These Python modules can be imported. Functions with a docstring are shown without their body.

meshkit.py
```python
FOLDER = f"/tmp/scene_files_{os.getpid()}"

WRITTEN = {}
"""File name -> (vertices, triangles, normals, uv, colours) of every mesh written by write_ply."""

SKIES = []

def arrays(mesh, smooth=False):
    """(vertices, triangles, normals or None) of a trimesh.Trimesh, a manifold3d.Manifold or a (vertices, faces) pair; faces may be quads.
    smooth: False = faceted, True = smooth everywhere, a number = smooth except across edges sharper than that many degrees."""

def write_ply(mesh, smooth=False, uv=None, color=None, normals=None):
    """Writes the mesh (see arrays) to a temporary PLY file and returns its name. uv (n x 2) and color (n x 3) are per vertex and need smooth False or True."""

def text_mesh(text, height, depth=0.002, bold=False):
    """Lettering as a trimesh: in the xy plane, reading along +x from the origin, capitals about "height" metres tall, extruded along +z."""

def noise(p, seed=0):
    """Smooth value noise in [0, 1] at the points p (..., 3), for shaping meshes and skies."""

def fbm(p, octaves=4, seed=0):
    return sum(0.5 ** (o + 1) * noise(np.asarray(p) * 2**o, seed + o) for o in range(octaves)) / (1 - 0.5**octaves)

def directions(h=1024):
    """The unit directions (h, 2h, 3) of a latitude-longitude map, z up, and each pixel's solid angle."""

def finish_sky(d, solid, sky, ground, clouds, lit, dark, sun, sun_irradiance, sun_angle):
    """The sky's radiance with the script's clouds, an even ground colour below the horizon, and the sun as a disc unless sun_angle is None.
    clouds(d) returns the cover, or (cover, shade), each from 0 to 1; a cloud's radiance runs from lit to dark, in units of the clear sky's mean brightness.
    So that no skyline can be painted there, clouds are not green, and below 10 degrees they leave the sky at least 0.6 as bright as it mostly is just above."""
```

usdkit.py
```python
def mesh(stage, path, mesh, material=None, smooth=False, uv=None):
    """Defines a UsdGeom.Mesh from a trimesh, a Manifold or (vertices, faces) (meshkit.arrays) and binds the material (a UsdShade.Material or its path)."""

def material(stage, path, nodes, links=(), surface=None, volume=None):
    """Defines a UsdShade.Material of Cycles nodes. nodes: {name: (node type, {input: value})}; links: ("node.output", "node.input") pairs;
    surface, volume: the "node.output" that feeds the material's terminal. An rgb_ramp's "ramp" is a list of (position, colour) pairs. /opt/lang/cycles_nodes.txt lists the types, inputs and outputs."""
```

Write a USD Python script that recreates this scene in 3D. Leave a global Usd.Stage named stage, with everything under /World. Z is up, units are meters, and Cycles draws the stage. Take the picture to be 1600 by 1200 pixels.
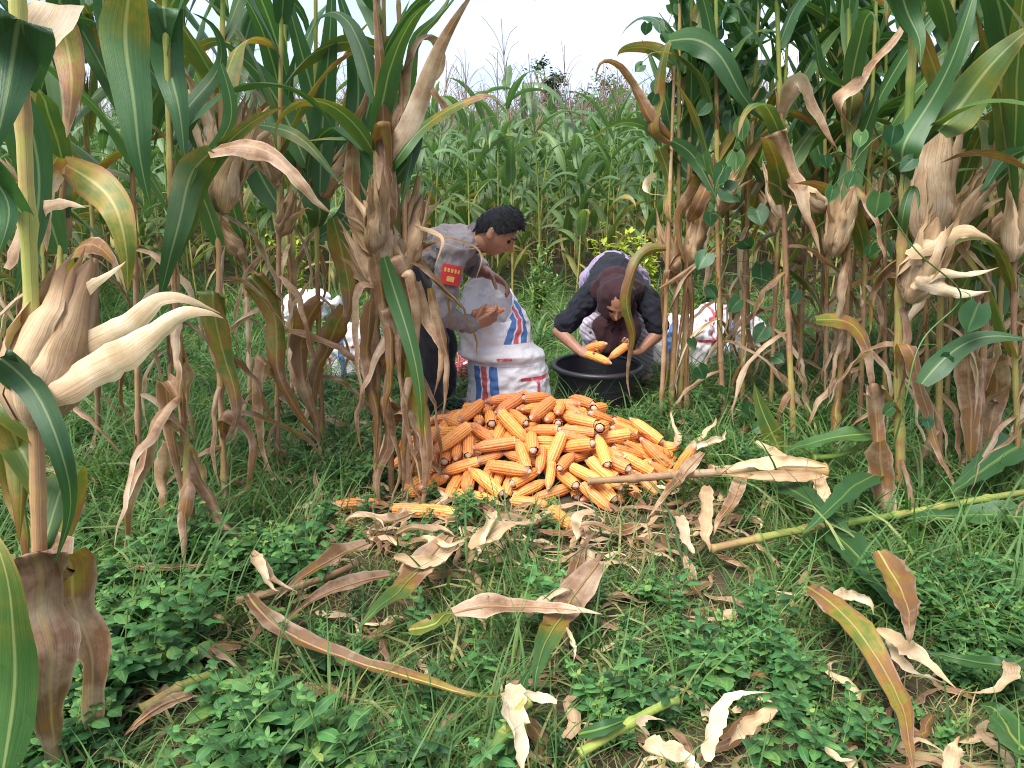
import math, random
import numpy as np, trimesh
import manifold3d as m3
from scipy.interpolate import CubicSpline
import usdkit, meshkit
from pxr import Usd, UsdGeom, UsdLux, UsdShade, Gf, Sdf, Vt

# ------------------------------------------------------------------ camera, sky, sun, exposure
stage = Usd.Stage.CreateInMemory()
UsdGeom.SetStageUpAxis(stage, 'Z')
UsdGeom.SetStageMetersPerUnit(stage, 1.0)
W_ = UsdGeom.Xform.Define(stage, '/World')
UsdGeom.Scope.Define(stage, '/World/Looks')
stage.SetDefaultPrim(W_.GetPrim())
CAM_H, PITCH, FPX = 1.35, math.radians(16.3), 1232.0
cam = UsdGeom.Camera.Define(stage, '/World/camera')
cam.AddTranslateOp().Set((0, 0, CAM_H))
cam.AddRotateXOp().Set(90 - math.degrees(PITCH))
cam.CreateHorizontalApertureAttr(36.0)
cam.CreateFocalLengthAttr(36.0 * FPX / 1600)
cam.CreateClippingRangeAttr((0.05, 5000))
cam.CreateExposureAttr(2.4)

SUN_EL, SUN_ROT = math.radians(58), math.radians(215)     # behind the camera's left shoulder, high, veiled by cloud
sky = usdkit.material(stage, '/World/Looks/sky_air', {
    'tc': ('texture_coordinate', {}),
    'map': ('mapping', {'scale': (1.0, 1.0, 2.6)}),
    'n': ('noise_texture', {'scale': 4.2, 'detail': 6.0, 'roughness': 0.55, 'distortion': 0.3}),
    'r': ('rgb_ramp', {'ramp': [(0.32, (1.7, 2.15, 3.3)), (0.46, (2.2, 2.6, 3.5)), (0.66, (3.2, 3.4, 3.95))]}),
    'sky': ('sky_texture', {'sky_type': 'single_scattering', 'sun_disc': False, 'sun_elevation': SUN_EL, 'sun_rotation': SUN_ROT, 'altitude': 100.0}),
    'mix': ('mix_color', {'fac': 0.9, 'use_clamp': False}),
    'bg': ('background_shader', {'strength': 0.075}),
}, [('tc.generated', 'map.vector'), ('map.vector', 'n.vector'), ('n.fac', 'r.fac'), ('r.color', 'mix.b'), ('sky.color', 'mix.a'), ('mix.result', 'bg.color')], surface='bg.background')
dome = UsdLux.DomeLight.Define(stage, '/World/sky')
dome.GetPrim().SetCustomDataByKey('kind', 'structure')
UsdShade.MaterialBindingAPI.Apply(dome.GetPrim()).Bind(sky)
sun = UsdLux.DistantLight.Define(stage, '/World/sun')
sun.CreateIntensityAttr(0.40)
sun.CreateAngleAttr(35.0)
sun.CreateColorAttr((1.0, 0.95, 0.88))
sun.GetPrim().CreateAttribute('inputs:normalize', Sdf.ValueTypeNames.Bool).Set(True)
_sd = Gf.Vec3d(math.sin(SUN_ROT) * math.cos(SUN_EL), math.cos(SUN_ROT) * math.cos(SUN_EL), math.sin(SUN_EL))
sun.AddTransformOp().Set(Gf.Matrix4d().SetRotate(Gf.Rotation(Gf.Vec3d(0, 0, 1), _sd)))

# ------------------------------------------------------------------ helpers
RNG = np.random.default_rng(7)
V = lambda *a: np.array(a, float)
UPV = V(0, 0, 1)


def nrm(a):
    a = np.asarray(a, float)
    return a / max(np.linalg.norm(a), 1e-9)


def ray(px, py):
    x, v = (px - 800) / FPX, (600 - py) / FPX
    return V(x, math.cos(PITCH) + v * math.sin(PITCH), -math.sin(PITCH) + v * math.cos(PITCH))


def T(px, py, Y):
    d = ray(px, py)
    return V(0, 0, CAM_H) + d * (Y / d[1])


def G(px, py, z=0.0):
    d = ray(px, py)
    return V(0, 0, CAM_H) + d * ((z - CAM_H) / d[2])


def gh(x, y):
    """Height of the ground."""
    x, y = np.asarray(x, float), np.asarray(y, float)
    p = np.stack([x, y, np.zeros_like(x)], -1)
    h = 0.05 * (meshkit.fbm(p * 1.3, 3, 4) - 0.5) + 0.02 * (meshkit.noise(p * 6, 9) - 0.5)
    h = h + np.clip(y - 6, 0, 40) * 0.018
    r2 = ((x - 0.10) / 0.56) ** 2 + ((y - 3.32) / 0.42) ** 2
    flat = np.clip((r2 - 1.2) / 1.5, 0, 1)
    return h * flat + 0.165 * np.clip(1 - r2, 0, 1)


_used = {}


def path_for(name, parent=None):
    base = (str(parent.GetPath()) if parent is not None else '/World') + '/' + name
    k = _used.get(base, 0)
    _used[base] = k + 1
    return base if k == 0 else f'{base}_{k:03d}'


def tag(p, label=None, category=None, group=None, kind=None):
    for k, v in (('label', label), ('category', category), ('group', group), ('kind', kind)):
        if v:
            p.SetCustomDataByKey(k, v)
    return p


def thing(name, label, category, loc=(0, 0, 0), rotz=0, group=None):
    x = UsdGeom.Xform.Define(stage, path_for(name))
    x.AddTranslateOp().Set(tuple(map(float, loc)))
    if rotz:
        x.AddRotateZOp().Set(math.degrees(rotz))
    return tag(x.GetPrim(), label, category, group)


def put(name, mesh, mat, parent=None, off=None, smooth=True, uv=None, var=None, kind=None):
    """One Mesh prim; off = world position of the parent's origin (mesh given in world space)."""
    if hasattr(mesh, 'to_mesh') or hasattr(mesh, 'vertices'):
        v, f, n = meshkit.arrays(mesh, False)
    else:
        v, f = np.asarray(mesh[0], float), np.asarray(mesh[1], int)
    if off is not None:
        v = v - np.asarray(off, float)
    p = usdkit.mesh(stage, path_for(name, parent), (v, f), mat, smooth=smooth, uv=uv)
    for k, a in (var or {}).items():
        a = np.asarray(a, np.float32)
        if a.ndim == 1:
            UsdGeom.PrimvarsAPI(p).CreatePrimvar(k, Sdf.ValueTypeNames.FloatArray, 'vertex').Set(Vt.FloatArray.FromNumpy(a))
    if kind:
        p.GetPrim().SetCustomDataByKey('kind', kind)
    return p.GetPrim()


def instance(name, klass, loc, rotz=0, scale=1, label=None, category=None, group=None, rot=None, kind=None):
    x = UsdGeom.Xform.Define(stage, path_for(name))
    x.AddTranslateOp().Set(tuple(map(float, loc)))
    if rot is not None:
        x.AddOrientOp(UsdGeom.XformOp.PrecisionFloat).Set(rot)
    if rotz:
        x.AddRotateZOp().Set(math.degrees(rotz))
    if scale != 1:
        x.AddScaleOp().Set((float(scale),) * 3)
    p = x.GetPrim()
    p.GetReferences().AddInternalReference(klass.GetPath())
    p.SetInstanceable(True)
    return tag(p, label, category, group, kind)


def klass(name):
    p = stage.CreateClassPrim('/World/' + name)
    p.SetTypeName('Xform')
    return p


def grid_faces(nv, nu):
    i, j = np.meshgrid(np.arange(nv - 1), np.arange(nu - 1), indexing='ij')
    a = (i * nu + j).ravel()
    return np.vstack([np.stack([a, a + 1, a + nu + 1], 1), np.stack([a, a + nu + 1, a + nu], 1)])


def spline(pts, n):
    pts = np.asarray(pts, float)
    if len(pts) == 2:
        return pts[0] + (pts[1] - pts[0]) * np.linspace(0, 1, n)[:, None]
    d = np.r_[0, np.cumsum(np.linalg.norm(np.diff(pts, axis=0), axis=1) ** 0.7)]
    return CubicSpline(d / d[-1], pts, bc_type='natural')(np.linspace(0, 1, n))


def frames(c, side0):
    """Parallel-transported tangents, sides and normals along the points c."""
    t = np.gradient(c, axis=0)
    t /= np.linalg.norm(t, axis=1)[:, None] + 1e-12
    s = np.zeros_like(c)
    a = np.asarray(side0, float)
    for k in range(len(c)):
        a = a - t[k] * (a @ t[k])
        a = a / (np.linalg.norm(a) + 1e-12)
        s[k] = a
    return t, s, np.cross(s, t)


def blade_width(v, kind='leaf'):
    if kind == 'husk':
        return np.sin(np.pi * (0.10 + 0.90 * np.clip(v, 0, 1) ** 0.72)) ** 0.95 * (1 - 0.25 * v) + 0.015
    if kind == 'weed':
        return np.sin(np.pi * np.clip(v, 0, 1) ** 0.8) ** 0.85 + 0.02
    return (0.42 + 0.58 * np.clip(v / 0.20, 0, 1) ** 0.8) * np.clip(1 - v ** 1.75, 0, 1) ** 0.92 + 0.012


def leaf_mesh(pts, width, side0, seed=0, nv=22, nu=7, fold=0.25, curl=0.0, twist=0.0, wave=0.12, crumple=0.0, kind='leaf', twist0=0.0):
    """A blade along pts: (vertices, faces), uv. width in metres; fold = V-shape, curl = edges rolling in (rad), wave = ruffled edges as part of the width."""
    r = np.random.default_rng(seed)
    c = spline(pts, nv)
    if crumple:
        k = r.uniform(0, 50, 3)
        v_ = np.linspace(0, 1, nv)
        L = np.linalg.norm(np.diff(c, axis=0), axis=1).sum()
        for ax in range(3):
            c[:, ax] += crumple * 2 * L * 0.35 * (meshkit.fbm(np.stack([v_ * 5 + k[ax], v_ * 0, v_ * 0], 1), 3, ax) - 0.5) * np.clip(v_ * 3, 0, 1)
    t, s, n = frames(c, side0)
    v = np.linspace(0, 1, nv)
    tw = twist0 + twist * v + (crumple * 6 * (meshkit.noise(np.stack([v * 4 + r.uniform(0, 90), v * 0, v * 0], 1), 5) - 0.5) if crumple else 0)
    S = s * np.cos(tw)[:, None] + n * np.sin(tw)[:, None]
    N = -s * np.sin(tw)[:, None] + n * np.cos(tw)[:, None]
    w = width * blade_width(v, kind) / 2
    x = np.linspace(-1, 1, nu)
    ph = r.uniform(0, 6.28, 2)
    fr = r.uniform(9, 17)
    X = np.broadcast_to(x[None, :], (nv, nu))
    cu = np.full(nv, curl)
    if crumple:
        cu = curl * (0.4 + 1.2 * meshkit.noise(np.stack([v * 6 + r.uniform(0, 90), v * 0, v * 0], 1), 8))
    cu = np.maximum(cu, 1e-3)[:, None]
    lat = np.sin(cu * X) / cu
    nor = (1 - np.cos(cu * X)) / cu + fold * np.abs(X) ** 1.2
    ruff = wave * X ** 2 * np.where(X > 0, np.sin(fr * v[:, None] + ph[0]), np.sin(fr * 1.13 * v[:, None] + ph[1]))
    if crumple:
        q = np.stack([X * 1.6 + r.uniform(0, 90), np.broadcast_to(v[:, None] * 9, X.shape), np.zeros_like(X)], -1)
        ruff = ruff + crumple * 3.2 * (meshkit.fbm(q, 3, 2) - 0.5)
        edge = 1 + (0.35 + 4.0 * max(0, crumple - 0.03)) * (meshkit.noise(np.stack([np.sign(X) * 3 + 5, np.broadcast_to(v[:, None] * 19, X.shape), np.zeros_like(X) + r.uniform(0, 99)], -1), 3) - 0.6) * np.abs(X)
        lat = lat * edge
    P = c[:, None, :] + S[:, None, :] * (lat * w[:, None])[..., None] + N[:, None, :] * ((nor + ruff) * w[:, None])[..., None]
    uv = np.stack([np.broadcast_to((x + 1) / 2, (nv, nu)), np.broadcast_to(v[:, None], (nv, nu))], -1)
    return (P.reshape(-1, 3), grid_faces(nv, nu)), uv.reshape(-1, 2)


def tube(pts, radii, sides=8, n=None, bumps=None):
    c = spline(pts, n) if n else np.asarray(pts, float)
    r = np.interp(np.linspace(0, 1, len(c)), np.linspace(0, 1, np.size(radii)), np.atleast_1d(radii))
    if bumps is not None:
        r = r * bumps
    t0 = c[1] - c[0]
    t, s, nn = frames(c, np.cross(t0, V(0.3, 0.9, 0.1)) if np.linalg.norm(np.cross(t0, V(0.3, 0.9, 0.1))) > 1e-6 else V(1, 0, 0))
    a = np.linspace(0, 2 * np.pi, sides, endpoint=False)
    P = c[:, None] + r[:, None, None] * (np.cos(a)[None, :, None] * s[:, None] + np.sin(a)[None, :, None] * nn[:, None])
    k = len(c)
    i, j = np.meshgrid(np.arange(k - 1), np.arange(sides), indexing='ij')
    i, j = i.ravel(), j.ravel()
    j2 = (j + 1) % sides
    f = np.vstack([np.stack([i * sides + j, i * sides + j2, (i + 1) * sides + j2], 1), np.stack([i * sides + j, (i + 1) * sides + j2, (i + 1) * sides + j], 1)])
    v = np.vstack([P.reshape(-1, 3), c[:1], c[-1:]])
    jj = np.arange(sides)
    f = np.vstack([f, np.stack([(jj + 1) % sides, jj, np.full(sides, k * sides)], 1), np.stack([(k - 1) * sides + jj, (k - 1) * sides + (jj + 1) % sides, np.full(sides, k * sides + 1)], 1)])
    uv = np.vstack([np.stack([np.broadcast_to(a / 6.2832, (k, sides)), np.broadcast_to(np.linspace(0, 1, k)[:, None], (k, sides))], -1).reshape(-1, 2), [[0, 0], [0, 1]]])
    return (v, f), uv


def join(parts):
    v, f, k = [], [], 0
    for a in parts:
        v.append(np.asarray(a[0]))
        f.append(np.asarray(a[1]) + k)
        k += len(a[0])
    return np.vstack(v), np.vstack(f)


# ------------------------------------------------------------------ materials
def mat(name, nodes, links, surface):
    return usdkit.material(stage, '/World/Looks/' + name, nodes, links, surface=surface)


def blade_material(name, ramp, ribs, transl=0.3, rough=0.45, vein=0.22, spot=0.55, spec=0.5, nscale=7.0, vary=(0.78, 1.25)):
    """Thin plant tissue: colour from the ripeness primvar 'dry' (0 green .. 1 dry) blurred by noise, fine veins along the blade, a paler midrib."""
    return mat(name, {
        'dry': ('attribute', {'attribute': 'dry'}),
        'st': ('attribute', {'attribute': 'st'}),
        'sep': ('separate_xyz', {}),
        'oi': ('object_info', {}),
        'tc': ('texture_coordinate', {}),
        'n1': ('noise_texture', {'scale': nscale, 'detail': 5.0, 'roughness': 0.65}),
        'nm': ('map_range', {'from_min': 0.25, 'from_max': 0.75, 'to_min': -spot / 2, 'to_max': spot / 2}),
        'rn': ('map_range', {'from_min': 0.0, 'from_max': 1.0, 'to_min': -0.06, 'to_max': 0.06}),
        'amp': ('math', {'math_type': 'multiply_add', 'value2': 1.7, 'value3': 0.16, 'use_clamp': True}), 'am': ('math', {'math_type': 'multiply'}), 'em': ('math', {'math_type': 'multiply'}),
        'a1': ('math', {'math_type': 'add'}),
        'a2': ('math', {'math_type': 'add', 'use_clamp': True}),
        'u0': ('math', {'math_type': 'subtract', 'value2': 0.5}),
        'u1': ('math', {'math_type': 'absolute'}),
        'rib': ('map_range', {'from_min': 0.02, 'from_max': 0.055, 'to_min': 0.8, 'to_max': 0.0, 'clamp': True}),
        'edge': ('map_range', {'from_min': 0.36, 'from_max': 0.5, 'to_min': 0.0, 'to_max': 0.16, 'clamp': True}),
        'a3': ('math', {'math_type': 'add', 'use_clamp': True}),
        'ramp': ('rgb_ramp', {'ramp': ramp}),
        'ribs': ('rgb_ramp', {'ramp': ribs}),
        'vm': ('mapping', {'scale': (46.0, 2.2, 1.0)}),
        'vn': ('noise_texture', {'scale': 1.0, 'detail': 3.0, 'roughness': 0.6}),
        'vr': ('map_range', {'from_min': 0.3, 'from_max': 0.7, 'to_min': 1 - vein, 'to_max': 1 + vein}),
        'mul': ('mix_color', {'blend_type': 'multiply', 'fac': 1.0, 'use_clamp': False}),
        'mx': ('mix_color', {'use_clamp': False}),
        'hs': ('hsv', {'fac': 1.0, 'hue': 0.5}),
        'hv': ('map_range', {'to_min': vary[0], 'to_max': vary[1]}),
        'fn': ('noise_texture', {'scale': 95.0, 'detail': 2.0}),
        'bsum': ('math', {'math_type': 'multiply_add', 'value2': 0.35}),
        'bp': ('bump', {'strength': 0.35, 'distance': 0.004}),
        'p': ('principled_bsdf', {'roughness': rough, 'specular_ior_level': spec}),
        'tr': ('translucent_bsdf', {}),
        'tm': ('mix_color', {'blend_type': 'multiply', 'fac': 1.0, 'b': (1.25, 1.35, 0.75), 'use_clamp': False}),
        'o': ('mix_closure', {'fac': transl}),
    }, [('tc.object', 'n1.vector'), ('n1.fac', 'nm.value'), ('dry.fac', 'a1.value1'), ('dry.fac', 'amp.value1'), ('nm.result', 'am.value1'), ('amp.value', 'am.value2'), ('am.value', 'a1.value2'), ('oi.random', 'rn.value'), ('a1.value', 'a2.value1'), ('rn.result', 'a2.value2'),
        ('st.vector', 'sep.vector'), ('sep.x', 'u0.value1'), ('u0.value', 'u1.value1'), ('u1.value', 'rib.value'), ('u1.value', 'edge.value'), ('a2.value', 'a3.value1'), ('edge.result', 'em.value1'), ('amp.value', 'em.value2'), ('em.value', 'a3.value2'),
        ('a3.value', 'ramp.fac'), ('a3.value', 'ribs.fac'), ('st.vector', 'vm.vector'), ('vm.vector', 'vn.vector'), ('vn.fac', 'vr.value'),
        ('ramp.color', 'mul.a'), ('vr.result', 'mul.b'), ('rib.result', 'mx.fac'), ('mul.result', 'mx.a'), ('ribs.color', 'mx.b'),
        ('oi.random', 'hv.value'), ('hv.result', 'hs.value'), ('mx.result', 'hs.color'),
        ('tc.object', 'fn.vector'), ('fn.fac', 'bsum.value1'), ('vn.fac', 'bsum.value3'), ('bsum.value', 'bp.height'), ('bp.normal', 'p.normal'),
        ('hs.color', 'p.base_color'), ('hs.color', 'tm.a'), ('tm.result', 'tr.color'), ('p.BSDF', 'o.closure1'), ('tr.BSDF', 'o.closure2')], 'o.closure')


GREEN_RAMP = [(0.0, (0.036, 0.104, 0.032)), (0.24, (0.062, 0.138, 0.034)), (0.40, (0.125, 0.155, 0.026)), (0.50, (0.24, 0.185, 0.030)), (0.58, (0.25, 0.120, 0.035)), (0.68, (0.205, 0.108, 0.058)), (0.76, (0.31, 0.185, 0.112)), (0.86, (0.40, 0.275, 0.18)), (1.0, (0.52, 0.40, 0.28))]
RIB_RAMP = [(0.0, (0.22, 0.30, 0.12)), (0.35, (0.30, 0.34, 0.12)), (0.52, (0.42, 0.30, 0.09)), (0.7, (0.36, 0.23, 0.09)), (1.0, (0.52, 0.38, 0.22))]
M_LEAF = blade_material('maize_leaf', GREEN_RAMP, RIB_RAMP)
M_FARLEAF = blade_material('maize_leaf_pale', [(0.0, (0.092, 0.178, 0.066)), (0.26, (0.135, 0.220, 0.070)), (0.42, (0.18, 0.21, 0.05)), (0.55, (0.30, 0.24, 0.07)), (0.7, (0.27, 0.17, 0.09)), (1.0, (0.48, 0.36, 0.24))], RIB_RAMP, nscale=4.0, transl=0.32)
HUSK_RAMP = [(0.0, (0.24, 0.13, 0.065)), (0.3, (0.38, 0.245, 0.135)), (0.55, (0.53, 0.375, 0.225)), (0.8, (0.66, 0.52, 0.36)), (1.0, (0.74, 0.64, 0.50))]
M_HUSK = blade_material('dry_husk', HUSK_RAMP, HUSK_RAMP, transl=0.22, rough=0.65, vein=0.42, spot=0.5, spec=0.3, nscale=13.0)
STALK_RAMP = [(0.0, (0.10, 0.18, 0.035)), (0.25, (0.22, 0.27, 0.055)), (0.45, (0.34, 0.30, 0.09)), (0.6, (0.32, 0.20, 0.085)), (0.75, (0.27, 0.155, 0.085)), (1.0, (0.42, 0.29, 0.18))]
M_STALK = blade_material('maize_stalk', STALK_RAMP, STALK_RAMP, transl=0.0, rough=0.55, vein=0.3, spot=0.35, spec=0.3, nscale=11.0)
M_TASSEL = blade_material('maize_tassel', [(0, (0.16, 0.12, 0.09)), (1, (0.27, 0.19, 0.15))], [(0, (0.2, 0.14, 0.1)), (1, (0.3, 0.2, 0.15))], transl=0.1, rough=0.8)
WEED_RAMP = [(0.0, (0.030, 0.105, 0.030)), (0.3, (0.048, 0.150, 0.040)), (0.55, (0.085, 0.205, 0.050)), (0.8, (0.19, 0.25, 0.05)), (1.0, (0.35, 0.33, 0.10))]
M_WEED = blade_material('weed_leaf', WEED_RAMP, [(0, (0.07, 0.17, 0.06)), (1, (0.3, 0.3, 0.1))], transl=0.3, rough=0.5, vein=0.12, spot=0.6, nscale=20.0, vary=(0.65, 1.5))
M_GRASS = blade_material('grass_blade', [(0.0, (0.040, 0.122, 0.026)), (0.3, (0.076, 0.178, 0.040)), (0.6, (0.15, 0.22, 0.055)), (0.8, (0.30, 0.27, 0.10)), (1.0, (0.42, 0.33, 0.18))], [(0, (0.08, 0.18, 0.04)), (1, (0.4, 0.3, 0.15))], transl=0.35, rough=0.5, spot=0.6, nscale=9.0)
M_VINE = blade_material('vine_leaf', [(0.0, (0.024, 0.080, 0.032)), (0.4, (0.040, 0.118, 0.040)), (0.8, (0.09, 0.19, 0.05)), (1.0, (0.26, 0.30, 0.07))], [(0, (0.08, 0.19, 0.09)), (1, (0.25, 0.3, 0.1))], transl=0.3, rough=0.45, vein=0.08, spot=0.4, nscale=14.0)
M_YELLOW = blade_material('shrub_leaf', [(0.0, (0.20, 0.30, 0.03)), (0.5, (0.34, 0.42, 0.04)), (1.0, (0.50, 0.50, 0.07))], [(0, (0.3, 0.4, 0.06)), (1, (0.5, 0.5, 0.1))], transl=0.4, rough=0.5, spot=0.6)
M_TREE = blade_material('tree_leaf', [(0.0, (0.045, 0.085, 0.045)), (1.0, (0.10, 0.15, 0.07))], [(0, (0.06, 0.1, 0.05)), (1, (0.1, 0.15, 0.07))], transl=0.2, rough=0.6)


def plain(name, col, rough=0.6, var=0.25, scale=12.0, bump=0.3, bdist=0.004, spec=0.4, sheen=0.0, detail=4.0, coat=0.0, metal=0.0):
    c = np.array(col, float)
    return mat(name, {
        'tc': ('texture_coordinate', {}),
        'n': ('noise_texture', {'scale': scale, 'detail': detail, 'roughness': 0.6}),
        'r': ('rgb_ramp', {'ramp': [(0.25, tuple(c * (1 - var))), (0.75, tuple(np.minimum(c * (1 + var), 0.95)))]}),
        'f': ('noise_texture', {'scale': scale * 9, 'detail': 3.0}),
        'b': ('bump', {'strength': bump, 'distance': bdist}),
        'p': ('principled_bsdf', {'roughness': rough, 'specular_ior_level': spec, 'sheen_weight': sheen, 'coat_weight': coat, 'metallic': metal}),
    }, [('tc.object', 'n.vector'), ('n.fac', 'r.fac'), ('r.color', 'p.base_color'), ('tc.object', 'f.vector'), ('f.fac', 'b.height'), ('b.normal', 'p.normal')], 'p.BSDF')


M_SKIN = mat('skin', {
    'tc': ('texture_coordinate', {}), 'n': ('noise_texture', {'scale': 14.0, 'detail': 4.0}),
    'r': ('rgb_ramp', {'ramp': [(0.3, (0.27, 0.125, 0.075)), (0.7, (0.38, 0.19, 0.125))]}),
    'f': ('noise_texture', {'scale': 160.0, 'detail': 2.0}), 'b': ('bump', {'strength': 0.2, 'distance': 0.002}),
    'p': ('principled_bsdf', {'roughness': 0.5, 'subsurface_weight': 0.12, 'subsurface_scale': 0.01}),
}, [('tc.object', 'n.vector'), ('n.fac', 'r.fac'), ('r.color', 'p.base_color'), ('tc.object', 'f.vector'), ('f.fac', 'b.height'), ('b.normal', 'p.normal')], 'p.BSDF')
M_HAIR = plain('black_hair', (0.012, 0.012, 0.016), 0.45, 0.4, 60, 0.9, 0.01)
M_SHIRT = plain('grey_shirt_cloth', (0.195, 0.170, 0.172), 0.85, 0.08, 9, 0.25, 0.003, 0.2, 0.2)
M_TROUSER = plain('black_trouser_cloth', (0.020, 0.019, 0.026), 0.85, 0.25, 9, 0.3, 0.003, 0.2, 0.2)
M_SHOE = plain('black_shoe_leather', (0.02, 0.018, 0.02), 0.4, 0.3, 20, 0.2)
M_PATCH = plain('red_patch_cloth', (0.50, 0.03, 0.035), 0.8, 0.12, 90, 0.3)
M_EMBLEM = plain('yellow_thread', (0.62, 0.36, 0.09), 0.8, 0.12, 90, 0.3)
M_PIPING = plain('dark_piping_cloth', (0.10, 0.085, 0.10), 0.85, 0.2, 40, 0.3)
M_TEE = plain('dark_navy_jersey', (0.013, 0.014, 0.021), 0.9, 0.2, 10, 0.3, 0.003, 0.2, 0.05)
M_HIJAB = plain('maroon_headscarf_cloth', (0.030, 0.012, 0.015), 0.85, 0.18, 12, 0.3, 0.003, 0.2, 0.06)
M_TUB = plain('black_rubber', (0.022, 0.020, 0.026), 0.42, 0.3, 14, 0.2, 0.003, 0.5)
M_TWINE = plain('pink_twine', (0.72, 0.16, 0.17), 0.6, 0.2, 30, 0.2)


def banded_cloth(name, stops, scale, col_noise=0.1):
    return mat(name, {
        'tc': ('texture_coordinate', {}), 'st': ('attribute', {'attribute': 'st'}), 'mp': ('mapping', {'scale': scale}),
        'nz': ('noise_texture', {'scale': 14.0, 'detail': 3.0}), 'add': ('mix_vector', {'fac': 0.02}),
        'sep': ('separate_xyz', {}), 'fr': ('math', {'math_type': 'fraction'}),
        'r': ('rgb_ramp', {'ramp': stops, 'interpolate': True}),
        'f': ('noise_texture', {'scale': 120.0, 'detail': 2.0}), 'b': ('bump', {'strength': 0.3, 'distance': 0.003}),
        'p': ('principled_bsdf', {'roughness': 0.9, 'specular_ior_level': 0.2, 'sheen_weight': 0.2}),
    }, [('st.vector', 'mp.vector'), ('mp.vector', 'add.a'), ('tc.object', 'nz.vector'), ('nz.color', 'add.b'), ('add.result', 'sep.vector'), ('sep.y', 'fr.value1'), ('fr.value', 'r.fac'), ('r.color', 'p.base_color'),
        ('tc.object', 'f.vector'), ('f.fac', 'b.height'), ('b.normal', 'p.normal')], 'p.BSDF')


M_SARONG = banded_cloth('striped_waist_cloth', [(0.0, (0.16, 0.12, 0.27)), (0.13, (0.36, 0.30, 0.46)), (0.2, (0.10, 0.07, 0.18)), (0.33, (0.08, 0.28, 0.33)), (0.42, (0.30, 0.36, 0.42)), (0.5, (0.34, 0.10, 0.25)), (0.62, (0.20, 0.17, 0.36)), (0.74, (0.40, 0.35, 0.48)), (0.86, (0.30, 0.09, 0.20)), (1.0, (0.16, 0.12, 0.27))], (1, 9, 1))
M_PANTS = banded_cloth('pale_patterned_cloth', [(0.0, (0.30, 0.26, 0.33)), (0.3, (0.50, 0.46, 0.50)), (0.45, (0.16, 0.12, 0.22)), (0.7, (0.46, 0.42, 0.46)), (1.0, (0.30, 0.26, 0.33))], (1, 14, 1))


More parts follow.
